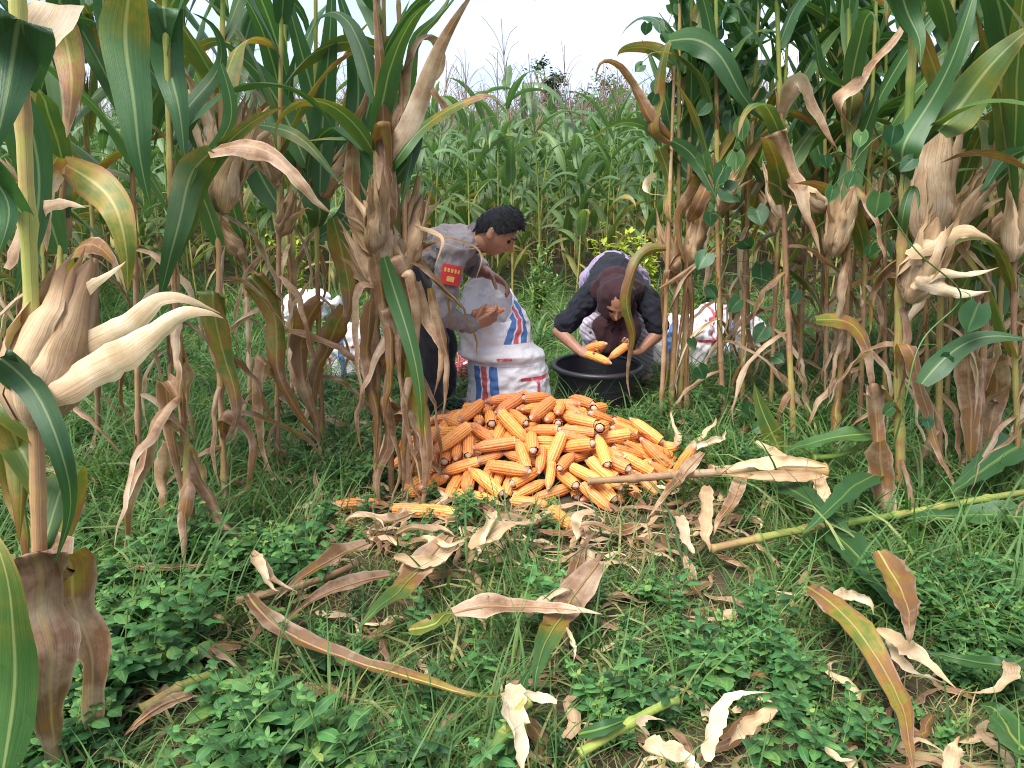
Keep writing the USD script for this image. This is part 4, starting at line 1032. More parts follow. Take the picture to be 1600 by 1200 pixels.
# the bending man in the grey shirt
YM = 3.86
pel, nk = T(628, 412, YM + 0.10), T(738, 372, YM)
hipR, hipL = T(634, 425, YM + 0.0), T(628, 416, YM + 0.24)
knR, knL = T(676, 535, YM - 0.06), T(690, 532, YM + 0.20)
anR, anL = T(672, 642, YM - 0.02), T(692, 640, YM + 0.22)
shR, shL = T(708, 396, YM - 0.17), T(722, 388, YM + 0.15)
elR, wrR = T(690, 490, YM - 0.22), T(738, 509, YM - 0.06)
elL, wrL = T(738, 412, YM + 0.24), T(763, 428, YM + 0.14)
hc = T(775, 361, YM - 0.06)
Bh = rot_basis(V(0.60, -0.10, 0.79), V(0.76, -0.08, -0.62))
chest = pel + (nk - pel) * 0.66
man = thing('person', 'person in grey shirt and black trousers bending to put cobs into the striped sack', 'person', (hipR[0] + 0.1, YM, 0))
mo = V(hipR[0] + 0.1, YM, 0)
jaw = hc + Bh @ V(0, -0.02, -0.07)
limbs = [hullof((pel, 0.105), (hipR, 0.085), (hipL, 0.085)), hullof((pel, 0.10), (chest, 0.098)), hullof((chest, 0.095), (shR, 0.048), (shL, 0.048), (nk, 0.05))] + chain((nk, 0.056), (jaw, 0.054)) + \
    chain((shR, 0.050), (elR, 0.040), (wrR, 0.027)) + chain((shL, 0.050), (elL, 0.040), (wrL, 0.027)) + chain((hipR, 0.085), (knR, 0.058), (anR, 0.042)) + chain((hipL, 0.085), (knL, 0.058), (anL, 0.042)) + \
    chain((anR, 0.040), (anR * V(1, 1, 0) + V(0.13, -0.03, 0.045), 0.034)) + chain((anL, 0.040), (anL * V(1, 1, 0) + V(0.13, 0.0, 0.045), 0.034))
hands = hand_parts(wrR, T(766, 498, YM - 0.05) - wrR, V(0.15, 0.75, 0.62), V(0.3, -0.5, 0.8), 0.62) + hand_parts(wrL, T(786, 440, YM + 0.10) - wrL, V(-0.15, -0.45, -0.9), V(0.1, -1, 0.2), 0.55)
put('body', person_body(limbs, head_mesh(hc, Bh), hands), M_SKIN, man, off=mo, smooth=40)

G_ = 0.018
sh = [hullof((pel + (chest - pel) * 0.05, 0.116), (chest, 0.113)), hullof((chest, 0.110), (shR, 0.059), (shL, 0.059), (nk, 0.056))] + chain((shR, 0.063), (elR, 0.051), (elR + (wrR - elR) * 0.93, 0.038)) + chain((shL, 0.067), (elL, 0.057), (elL + (wrL - elL) * 0.35, 0.050))
s = weld(sh, 0.011, 6)
put('shirt', wrinkle(wrinkle(s, 0.018, 9, 2, (1, 1, 1)), 0.010, 24, 3), M_SHIRT, man, off=mo)
d_ = nrm(wrR - elR)
put('cuff', weld(chain((elR + (wrR - elR) * 0.86, 0.044), (elR + (wrR - elR) * 0.94, 0.043)), 0.012, 2), M_SHIRT, man, off=mo)
# collar: a band round the neck
cn = nrm(jaw - nk)
s0 = nrm(np.cross(cn, V(0, 1, 0.2)))
ring = [nk + cn * 0.012 + 0.068 * (math.cos(a) * s0 + math.sin(a) * np.cross(cn, s0)) for a in np.linspace(0, 6.2832, 25)[:-1]]
ring2 = [p + cn * 0.034 - 0.006 * nrm(p - nk) for p in ring]
rv = np.array(ring + ring2 + [p + 0.006 * nrm(p - nk) for p in ring2] + [p + 0.010 * nrm(p - nk) for p in ring])
k = 24
rf = [[a * k + i, a * k + (i + 1) % k, b * k + (i + 1) % k] for a, b in ((0, 1), (1, 2), (2, 3)) for i in range(k)] + [[a * k + i, b * k + (i + 1) % k, b * k + i] for a, b in ((0, 1), (1, 2), (2, 3)) for i in range(k)]
put('collar', (rv, np.array(rf)), M_PIPING, man, off=mo, smooth=50)
tr = [hullof((pel, 0.122), (hipR, 0.102), (hipL, 0.102))] + chain((hipR, 0.104), (knR, 0.080), (anR + V(0, 0, 0.01), 0.066)) + chain((hipL, 0.104), (knL, 0.080), (anL + V(0, 0, 0.01), 0.066))
put('trousers', wrinkle(weld(tr, 0.016, 6), 0.016, 9, 4), M_TROUSER, man, off=mo)
bd = nrm(chest - pel)
bs = nrm(np.cross(bd, V(0, 1, 0)))
bc = pel + bd * 0.05
put('belt', tube([bc + 0.124 * (math.cos(a) * bs + math.sin(a) * np.cross(bd, bs)) for a in np.linspace(0, 6.2832, 33)], [0.017], 6)[0], M_SHOE, man, off=mo)
for an, sd in ((anR, -0.03), (anL, 0.0)):
    f = an * V(1, 1, 0)
    put('shoe', weld([hullof((f + V(-0.05, 0, 0.045), 0.042), (f + V(0.02, 0, 0.05), 0.048)), hullof((f + V(0.02, 0, 0.045), 0.046), (f + V(0.17, sd, 0.03), 0.036))], 0.014, 5), M_SHOE, man, off=mo)
# hair: bigger than the skull where hair grows, sunk below the skin elsewhere
s = trimesh.creation.icosphere(5)
u = s.vertices
hv = head_shape(u)
line = np.clip(((u[:, 2] - (0.62 * np.clip(u[:, 1] - 0.25, 0, 1) * 1.4 + 0.02 - 0.75 * np.clip(-u[:, 1], 0, 1))) / 0.10), 0, 1)
hv = hv * (0.93 + line[:, None] * (0.13 + 0.07 * np.clip(u[:, 1:2] + 0.5, 0, 1) + 0.02 * (meshkit.fbm(u * 9, 3, 3)[:, None] - 0.5) + 0.16 * np.clip(u[:, 2:3], 0, 1) * np.clip(u[:, 1:2] + 0.6, 0, 1.2)))
hv = hv + u * (0.003 * line * (meshkit.noise(u * np.array([40, 14, 40]), 6) - 0.5))[:, None]
put('hair', (hv @ Bh.T + hc, s.faces), M_HAIR, man, off=mo)
rh = np.random.default_rng(5)
pick = np.flatnonzero(line > 0.8)
pick = pick[rh.integers(0, len(pick), 2600)]
hs, hn = [], trimesh.Trimesh(hv, s.faces, process=False).vertex_normals
for i in pick:
    n0 = nrm(0.32 * hn[i] + 0.10 * rh.normal(0, 1, 3) + (V(0, 0.8, 0.1) if u[i, 2] > 0.35 else V(0, 0.1, -0.9)))
    L_ = rh.uniform(0.010, 0.022)
    t0 = nrm(np.cross(n0, rh.normal(0, 1, 3))) * 0.0012
    b0 = hv[i] + rh.normal(0, 0.0025, 3)
    hs.append((np.array([b0 - t0, b0 + t0, b0 + n0 * L_ * 0.6 + t0 * 0.7 + V(0, 0.002, -0.001), b0 + n0 * L_ + V(0, 0.004, -0.003)]), np.array([[0, 1, 2], [0, 2, 3]])))
hm_ = join(hs)
put('hair_tufts', (hm_[0] @ Bh.T + hc, hm_[1]), M_HAIR, man, off=mo)
for sd in (-1, 1):
    put('eyebrow', tube([hc + Bh @ V(sd * 0.014, 0.099, 0.026), hc + Bh @ V(sd * 0.032, 0.096, 0.031), hc + Bh @ V(sd * 0.052, 0.080, 0.026)], [0.0040, 0.0025], 6, 8)[0], M_HAIR, man, off=mo)
    e = trimesh.creation.icosphere(2, 0.0105)
    e.apply_translation(hc + Bh @ V(sd * 0.031, 0.0775, 0.004))
    put('eye', e, M_HAIR, man, off=mo)
# red cloth badge on the upper sleeve and its yellow lettering
ax = nrm(elR - shR)
bc = shR + (elR - shR) * 0.36
out = nrm((V(0, 0, CAM_H) - bc) - ax * ((V(0, 0, CAM_H) - bc) @ ax) + 0.5 * V(1, 0, 0))
sd = np.cross(ax, out)


def on_sleeve(w0, w1, a0, a1, lift, n=9):
    P = []
    for i in range(2):
        for j in range(n):
            a = a0 + (a1 - a0) * j / (n - 1)
            P.append(bc + ax * (w0, w1)[i] + (math.cos(a) * out + math.sin(a) * sd) * lift)
    return np.array(P), grid_faces(2, n)


pb = put('badge', on_sleeve(-0.046, 0.046, -0.62, 0.62, 0.0785), M_PATCH, man, off=mo)
put('badge_emblem', on_sleeve(0.008, 0.032, -0.22, 0.22, 0.0805), M_EMBLEM, pb, off=mo)
for i, a in enumerate((-0.40, -0.2, 0.0, 0.2, 0.40)):
    put('badge_letter', on_sleeve(-0.028, -0.010, a - 0.07, a + 0.06, 0.0805, 3), M_EMBLEM, pb, off=mo)

# the person in the headscarf, bent towards us over the tub
YW = 4.62
pel, nk = T(955, 425, YW + 0.12), T(962, 440, YW - 0.34)
wr_, wl_ = T(905, 548, YW - 0.44), T(1000, 548, YW - 0.42)
sR, sL = T(922, 462, YW - 0.28), T(1008, 462, YW - 0.28)
eR, eL = T(874, 518, YW - 0.30), T(1030, 520, YW - 0.34)
hR, hL = T(934, 440, YW + 0.12), T(986, 440, YW + 0.12)
kR, kL = T(926, 525, YW + 0.02), T(1000, 530, YW + 0.0)
aR, aL = T(928, 618, YW + 0.10), T(1003, 616, YW + 0.08)
hc2 = T(963, 470, YW - 0.46)
B2 = rot_basis(V(0.0, -0.62, 0.78), V(-0.05, -0.62, -0.70))
wo = V(pel[0], YW, 0)
woman = thing('person', 'person in maroon headscarf and dark top stooping over the black tub with cobs', 'person', wo)
ch = pel + (nk - pel) * 0.6
jaw = hc2 + B2 @ V(0, -0.02, -0.07)
limbs = [hullof((pel, 0.115), (hR, 0.09), (hL, 0.09)), hullof((pel, 0.11), (ch, 0.105)), hullof((ch, 0.10), (sR, 0.047), (sL, 0.047), (nk, 0.05))] + chain((nk, 0.050), (jaw, 0.05)) + chain((sR, 0.047), (eR, 0.038), (wr_, 0.026)) + chain((sL, 0.047), (eL, 0.038), (wl_, 0.026)) + \
    chain((hR, 0.09), (kR, 0.058), (aR, 0.038)) + chain((hL, 0.09), (kL, 0.058), (aL, 0.038)) + chain((aR, 0.037), (aR * V(1, 1, 0) + V(0, -0.13, 0.04), 0.03)) + chain((aL, 0.037), (aL * V(1, 1, 0) + V(0, -0.13, 0.04), 0.03))
hands = hand_parts(wr_, T(936, 556, YW - 0.52) - wr_, V(0.15, -0.55, 0.5), V(0.1, -0.3, 1.0), 0.6) + hand_parts(wl_, T(968, 545, YW - 0.52) - wl_, V(-0.2, -0.5, 0.5), V(0, -0.3, 1.0), 0.6)
put('body', person_body(limbs, head_mesh(hc2, B2, 0.97), hands), M_SKIN, woman, off=wo, smooth=40)
st = [hullof((pel + (ch - pel) * 0.3, 0.128), (ch, 0.122)), hullof((ch, 0.120), (sR, 0.062), (sL, 0.062), (nk, 0.06))] + chain((sR, 0.066), (sR + (eR - sR) * 0.80, 0.062)) + chain((sL, 0.066), (sL + (eL - sL) * 0.80, 0.062))
put('dark_top', wrinkle(wrinkle(weld(st, 0.012, 6), 0.016, 9, 6), 0.010, 24, 5), M_TEE, woman, off=wo)
w = wrinkle(weld([hullof((pel + V(0, 0.03, -0.02), 0.136), (pel + (ch - pel) * 0.42, 0.134), (hR, 0.112), (hL, 0.112)), hullof((hR, 0.110), (hL, 0.110), (hR + (kR - hR) * 0.55, 0.088), (hL + (kL - hL) * 0.55, 0.088))], 0.014, 5), 0.016, 12, 8)
q = (w.vertices - pel) @ nrm(ch - pel)
put('waist_cloth', w, M_SARONG, woman, off=wo, uv=np.stack([w.vertices[:, 0] * 2, q * 3.4 + 0.25 * w.vertices[:, 2]], 1))
w = wrinkle(weld([hullof((pel, 0.12), (hR, 0.10), (hL, 0.10))] + chain((hR, 0.098), (kR, 0.074), (aR + V(0, 0, 0.03), 0.062)) + chain((hL, 0.098), (kL, 0.074), (aL + V(0, 0, 0.03), 0.062)), 0.016, 6), 0.018, 9, 9)
put('patterned_trousers', w, M_PANTS, woman, off=wo, uv=np.stack([w.vertices[:, 0] * 3, w.vertices[:, 2] * 1.3 + w.vertices[:, 0] * 0.8], 1))
# headscarf: close round the skull, open at the face, hanging in two folds to the chest
fc = hc2 + B2 @ V(0, 0.075, -0.035)
cap = [m3.Manifold.batch_hull([ball(hc2 + B2 @ V(0, -0.012, 0.018), 0.097), ball(hc2 + B2 @ V(0, 0.02, -0.03), 0.082), ball(nk, 0.070)])]
cap += chain((hc2 + B2 @ V(-0.055, -0.01, -0.055), 0.052), (T(938, 510, YW - 0.44), 0.050), (T(950, 545, YW - 0.46), 0.036)) + chain((hc2 + B2 @ V(0.055, -0.01, -0.055), 0.052), (T(988, 508, YW - 0.44), 0.050), (T(978, 545, YW - 0.46), 0.036))
cap += [m3.Manifold.batch_hull([ball(nk, 0.085), ball(sR + (nk - sR) * 0.45, 0.066), ball(sL + (nk - sL) * 0.45, 0.066), ball(hc2 + B2 @ V(0, -0.06, -0.03), 0.085)])]
cap += [hullof((T(946, 508, YW - 0.40), 0.05), (T(982, 508, YW - 0.40), 0.05), (T(962, 532, YW - 0.41), 0.045))]
m = cap[0]
for q in cap[1:]:
    m = m + q
hole = m3.Manifold.batch_hull([ball(hc2 + B2 @ V(0, 0.128, -0.034), 0.056), ball(hc2 + B2 @ V(0, 0.12, -0.070), 0.056), ball(hc2 + B2 @ V(0, 0.16, -0.05), 0.06)])
w = weld([m - hole], 0.010, 6)
put('headscarf', wrinkle(wrinkle(w, 0.020, 9, 12, (1, 1, 0.4)), 0.004, 26, 4, (1, 1, 0.4)), M_HIJAB, woman, off=wo)
for an in (aR, aL):
    f = an * V(1, 1, 0)
    put('sandal', weld([hullof((f + V(0, 0.04, 0.022), 0.032), (f + V(0, -0.15, 0.02), 0.036))], 0.015, 3), M_SHOE, woman, off=wo)

# ------------------------------------------------------------------ the tub
tc = T(932, 598, YW - 0.36) * V(1, 1, 0)
tz = float(gh(tc[0], tc[1]))
tub = thing('rubber_tub', 'round black rubber tub with a rolled rim between the two people and the cob heap', 'tub', (tc[0], tc[1], tz))


def lathe(prof, n=56):
    prof = np.asarray(prof, float)
    a = np.linspace(0, 2 * np.pi, n, endpoint=False)
    P = np.stack([prof[:, None, 0] * np.cos(a), prof[:, None, 0] * np.sin(a), np.broadcast_to(prof[:, None, 1], (len(prof), n))], -1).reshape(-1, 3)
    i, j = np.meshgrid(np.arange(len(prof) - 1), np.arange(n), indexing='ij')
    i, j = i.ravel(), j.ravel()
    j2 = (j + 1) % n
    return P, np.vstack([np.stack([i * n + j, i * n + j2, (i + 1) * n + j2], 1), np.stack([i * n + j, (i + 1) * n + j2, (i + 1) * n + j], 1)])


put('shell', lathe([(0.001, 0.0), (0.17, 0.0), (0.185, 0.012), (0.232, 0.215), (0.225, 0.218), (0.178, 0.022), (0.001, 0.016)]), M_TUB, tub, smooth=40)
put('rim', lathe([(0.230, 0.212), (0.243, 0.206), (0.256, 0.214), (0.258, 0.228), (0.248, 0.238), (0.232, 0.236), (0.226, 0.226), (0.230, 0.212)]), M_TUB, tub, smooth=60)
put('step_ring', lathe([(0.2085, 0.115), (0.214, 0.122), (0.2125, 0.130), (0.207, 0.128), (0.2085, 0.115)]), M_TUB, tub, smooth=60)

# ------------------------------------------------------------------ the sack being filled
# sections from the foot upwards: picture centre, half width in px, depth (m) half, Y, turn of the print
SX = [(798, 646, 60, 0.15, 0.06), (796, 640, 66, 0.17, 0.06), (796, 622, 67, 0.18, 0.05), (794, 600, 63, 0.17, 0.03), (793, 583, 62, 0.16, 0.0), (790, 567, 61, 0.155, -0.02), (782, 550, 60, 0.15, -0.05), (775, 532, 55, 0.15, -0.09), (772, 510, 54, 0.14, -0.13), (770, 490, 50, 0.125, -0.17), (766, 478, 43, 0.11, -0.20), (762, 470, 39, 0.10, -0.215)]
YS = 4.02
sk_nv, sk_nu = 90, 110
SXa = np.array(SX, float)
ti = np.linspace(0, len(SX) - 1, sk_nv)
sec = np.stack([np.interp(ti, np.arange(len(SX)), SXa[:, j]) for j in range(5)], 1)
aa = np.linspace(0, 2 * np.pi, sk_nu)
P, uvs, ink = [], [], []
for i, (px, py, hw, dp, tw) in enumerate(sec):
    Yc = YS + 0.02
    c = T(px, py, Yc)
    hwm = hw * (Yc / FPX) * 1.03
    tilt = np.clip((ti[i] - 8.2) / 2.8, 0, 1) ** 1.3        # the mouth leans: its near lip hangs lower
    crease = 0.006 * math.exp(-((ti[i] - 5.0) / 0.35) ** 2)
    for a in aa:
        x, y = math.cos(a), math.sin(a)
        q = c + V(x * (hwm - crease), y * (dp - crease), (0.085 * y) * tilt * 1.3 + 0.012 * tilt * math.cos(3 * a))
        P.append(q)
        uvs.append((((a / (2 * np.pi)) - 0.25 + 0.085 + 0.55 * 0 + tw * 1.9 + 0.5) % 1.0 if False else (a / (2 * np.pi)), i / (sk_nv - 1)))
P = np.array(P)
uvs = np.array(uvs)
zc = P.reshape(sk_nv, sk_nu, 3).mean(1)
n_out = P - np.repeat(zc, sk_nu, 0)
n_out /= np.linalg.norm(n_out, axis=1)[:, None] + 1e-9
fold = 1 - np.abs(2 * meshkit.fbm(P * V(7, 7, 4) + 0.8 * meshkit.noise(P * 5, 4)[:, None], 3, 7) - 1) * 2
fine = 1 - np.abs(2 * meshkit.fbm(P * V(17, 17, 22) + 3, 2, 9) - 1) * 2
lvl_ = np.repeat(ti, sk_nu) + 0.7 * (meshkit.fbm(P * 4.5, 2, 3) - 0.5) + 0.5 * P[:, 0] - 0.5 * P[:, 0].mean()
belly = np.repeat(np.exp(-((ti - 5.6) / 0.5) ** 2), sk_nu)
P = P + n_out * ((0.017 * fold + 0.010 * fine - 0.012) * (1 - 0.3 * belly) + (0.022 * np.exp(-((lvl_ - 6.0) / 0.5) ** 2) - 0.024 * np.exp(-((lvl_ - 5.35) / 0.22) ** 2) * (1 - np.clip(1.4 * np.cos(uvs[:, 0] * 2 * np.pi), 0, 1))))[:, None]
P[:, 2] = np.maximum(P[:, 2], 0.004)
av = uvs[:, 0]          # angle fraction; the near side is 0.75
lvl = np.repeat(ti, sk_nu)
# printed bands: on the foot of the sack left of the front, higher up (the cloth is twisted) on its right side
u_print = np.where(lvl < 5.25, av - 0.655 + 0.3575, av - 0.895 + 0.3575 - 0.03 * (lvl - 9))
u_print = np.clip(u_print, 0, 1)
u_print = np.where((lvl > 5.25) & (lvl < 7.1), 0.0, u_print)
ink = np.clip(1 - np.abs(lvl - 4.05) / 0.30, 0, 1) * ((av > 0.80) & (av < 0.97)) + np.clip(1 - np.abs(av - 0.88) / 0.012, 0, 1) * ((lvl > 2.8) & (lvl < 4.2)) + np.clip(1 - np.abs(lvl - 6.0) / 0.25, 0, 1) * ((av > 0.74) & (av < 0.79)) + np.clip(1 - np.abs(lvl - 10.4) / 0.7, 0, 1) * ((av > 0.60) & (av < 0.68))
sack = thing('sack', 'upright white woven sack with blue and red stripes being filled by the bending man', 'sack', (T(795, 640, YS)[0], YS, 0))
so = V(T(795, 640, YS)[0], YS, 0)
put('woven_bag', (P, grid_faces(sk_nv, sk_nu)), M_SACK, sack, off=so, uv=np.stack([u_print, uvs[:, 1]], 1), var={'ink': ink})
# drawn hem of the mouth
Pm = P.reshape(sk_nv, sk_nu, 3)
put('mouth_hem', tube(Pm[-1], [0.005], 6)[0], M_SACK, sack, off=so, uv=np.zeros((sk_nu * 6 + 2, 2)), var={'ink': np.zeros(sk_nu * 6 + 2)})
put('filling', (np.vstack([Pm[46][:-1], Pm[46].mean(0, keepdims=True)]), np.array([[i, (i + 1) % (sk_nu - 1), sk_nu - 1] for i in range(sk_nu - 1)])), M_KERNEL, sack, off=so, var={'dry': np.full(sk_nu, 0.4)})


def lying_sack(px, py, wpx, hpx, Y, deep, yaw, label, seed, mt=None, red=True):
    """A filled sack lying or leaning; px, py: the middle of what is seen; wpx, hpx its size in the picture."""
    c = T(px, py, Y)
    k = Y / FPX
    s = trimesh.creation.icosphere(5)
    u = s.vertices
    e = np.sign(u) * np.abs(u) ** 0.6
    v = e * V(wpx * k * 0.5, deep * 0.5, hpx * k * 0.5)
    ca, sa = math.cos(yaw), math.sin(yaw)
    v = v @ np.array([[ca, 0, -sa], [0, 1, 0], [sa, 0, ca]])
    f = 1 - np.abs(2 * meshkit.fbm(v * 9 + seed, 3, seed) - 1) * 2
    g = 1 - np.abs(2 * meshkit.fbm(v * 22 + seed, 2, seed + 3) - 1) * 2
    v = v + u * (0.030 * f + 0.016 * g - 0.02)[:, None]
    z0 = float(gh(c[0], Y))
    v = v + c
    v[:, 2] = np.maximum(v[:, 2], z0 - 0.03)
    uv = np.stack([np.arctan2(e[:, 1], e[:, 0]) / 6.2832 % 1, (e[:, 2] + 1) / 2], 1)
    o = thing('sack', label, 'sack', (c[0], Y, z0), group=None)
    ink = np.clip(1 - np.abs(np.abs(e[:, 0]) - 0.72) / 0.05, 0, 1) + np.clip(1 - np.abs(e[:, 2] - 0.55) / 0.06, 0, 1) * (e[:, 0] > -0.2)
    put('woven_bag', (v, s.faces), mt or M_SACK2, o, off=(c[0], Y, z0), uv=uv, var={'ink': ink * red})
    # the tied neck
    q = c + V(math.cos(yaw) * wpx * k * 0.47, 0, -math.sin(yaw) * wpx * k * 0.47 + 0.02)
    dn = V(math.cos(yaw), -0.2, 0.25)
    put('tied_neck', tube([q, q + dn * 0.05, q + dn * 0.12], [0.05, 0.022, 0.05], 12, 9)[0], M_SACK2, o, off=(c[0], Y, z0), uv=np.zeros((9 * 12 + 2, 2)), var={'ink': np.full(110, 0.0)})
    AVOID.append((c[0], Y, wpx * k * 0.42))


lying_sack(1048, 548, 140, 112, 5.15, 0.42, 0.12, 'full white sack lying just behind the bare stalk bundle right of the stooping person', 3)
lying_sack(1128, 545, 120, 128, 5.45, 0.5, 0.3, 'farthest right white sack with red print, seen through the stalks', 5)
lying_sack(556, 558, 92, 100, 4.9, 0.4, -0.1, 'white sack with red edges lying left of the dense brown clump', 7)
lying_sack(480, 480, 62, 46, 6.2, 0.45, 0.0, 'small-looking white sack far back on the left in the grass', 9, red=False)
lying_sack(718, 588, 38, 40, 4.75, 0.3, 0.0, 'crumpled red and white bag on the grass behind the bending man', 11)
r = np.random.default_rng(12)
tw = []
for i in range(16):
    c = T(722 + r.normal(0, 9), 572 + r.normal(0, 8), 4.55 + r.normal(0, 0.04))
    R_ = r.uniform(0.03, 0.085)
    a0 = r.uniform(0, 6.28)
    n = nrm(r.normal(0, 1, 3) + V(0, -1, 0.5))
    s0 = nrm(np.cross(n, UPV))
    s1 = np.cross(n, s0)
    tw.append(tube([c + R_ * (math.cos(a0 + t) * s0 * 1.3 + math.sin(a0 + t) * s1 * 0.8) for t in np.linspace(0, 5.6, 18)], [0.0035], 5)[0])
o = thing('twine', 'tangle of pink plastic twine lying behind the man, left of the striped sack', 'twine', T(722, 590, 4.55))
put('loose_loops', join(tw), M_TWINE, o, off=T(722, 590, 4.55))

# ------------------------------------------------------------------ cobs
def cob_class(name, seed):
    """A husked cob one metre long along +x (scaled on placing): rows of kernels, bare pale butt, withered tip."""
    r = np.random.default_rng(seed)
    k = klass(name)
    rows, per, nx = int(r.integers(12, 16)), 5, 26 * 3
    nu = rows * per
    x = np.linspace(-0.46, 0.455, nx)
    t = (x + 0.46) / 0.915
    rad = 0.142 * np.clip(0.80 + 0.9 * t, 0, 1) ** 0.7 * np.clip(1 - np.clip(t - 0.52, 0, 1) ** 2 * 2.1, 0.25, 1) * np.clip((1.012 - t) / 0.03, 0.45, 1) ** 0.5
    a = np.linspace(0, 2 * np.pi, nu, endpoint=False)
    j = np.arange(nu)
    row = np.abs(np.sin(np.pi * j / per + 0.0)) ** 0.55
    sw = 0.35 * r.normal()
    ph = (np.arange(nx)[:, None] / 3.0 + 0.5 * (j[None, :] // per % 2))
    ring = np.abs(np.sin(np.pi * ph)) ** 0.5
    tip = np.clip((0.93 - t) / 0.10, 0, 1)[:, None]
    gone = np.clip((meshkit.noise(np.stack([np.broadcast_to(x[:, None] * 7, (nx, nu)), 2 * np.cos(a)[None, :] + 0 * ph, 2 * np.sin(a)[None, :] + 0 * ph], -1) + seed * 3.1, seed + 9) - 0.80) / 0.05, 0, 1)
    tip = tip * (1 - gone)
    bump = 0.018 * (row[None, :] * (0.45 + 0.55 * ring)) * tip + 0.012 * (meshkit.noise(np.stack([np.broadcast_to(x[:, None] * 9, (nx, nu)), np.cos(a)[None, :] + 0 * ph, np.sin(a)[None, :] + 0 * ph], -1) * 1.5 + seed, seed) - 0.5)
    rr = rad[:, None] - 0.014 + bump
    A = a[None, :] + sw * t[:, None] * 0.5
    bend = 0.05 * r.normal() * (t - 0.5) ** 2
    P = np.stack([np.broadcast_to(x[:, None], rr.shape), rr * np.cos(A) + bend[:, None], rr * np.sin(A)], -1).reshape(-1, 3)
    i, jj = np.meshgrid(np.arange(nx - 1), np.arange(nu), indexing='ij')
    i, jj = i.ravel(), jj.ravel()
    j2 = (jj + 1) % nu
    f = np.vstack([np.stack([i * nu + jj, i * nu + j2, (i + 1) * nu + j2], 1), np.stack([i * nu + jj, (i + 1) * nu + j2, (i + 1) * nu + jj], 1)])
    d = (0.10 + 0.52 * row[None, :] * (0.35 + 0.65 * ring) + 0.25 * r.normal() * 0.2) * (0.3 + 0.7 * tip)
    d = d + 0.35 * np.clip((0.08 - t) / 0.08, 0, 1)[:, None] * r.uniform(0, 1)
    put('kernels', (P, f[:, ::-1]), M_KERNEL, k, var={'dry': np.clip(d, 0, 1).ravel()})
    b = weld([hullof(((-0.455, 0, 0), 0.062), ((-0.478, 0, 0), 0.048), ((-0.42, 0, 0), 0.085))], 0.03, 2)
    put('butt_end', wrinkle(b, 0.02, 40, seed), M_COBEND, k)
    b = weld([hullof(((0.40, bend[-1], 0), 0.062), ((0.462, bend[-1], 0), 0.040))], 0.025, 2)
    put('cob_tip', wrinkle(b, 0.02, 40, seed), M_COBEND, k)
    return k


COBS = [cob_class(f'cob_kind_{i:03d}', 60 + i) for i in range(8)]


def lay_cob(c, u, L, kind, roll, label, group=None):
    u = nrm(u)
    B = Gf.Rotation(Gf.Vec3d(1, 0, 0), math.degrees(roll)) * Gf.Rotation(Gf.Vec3d(1, 0, 0), Gf.Vec3d(*map(float, u)))
    return instance('maize_cob', COBS[kind], c, 0, L, label, 'maize cob', group, rot=Gf.Quatf(B.GetQuat()))


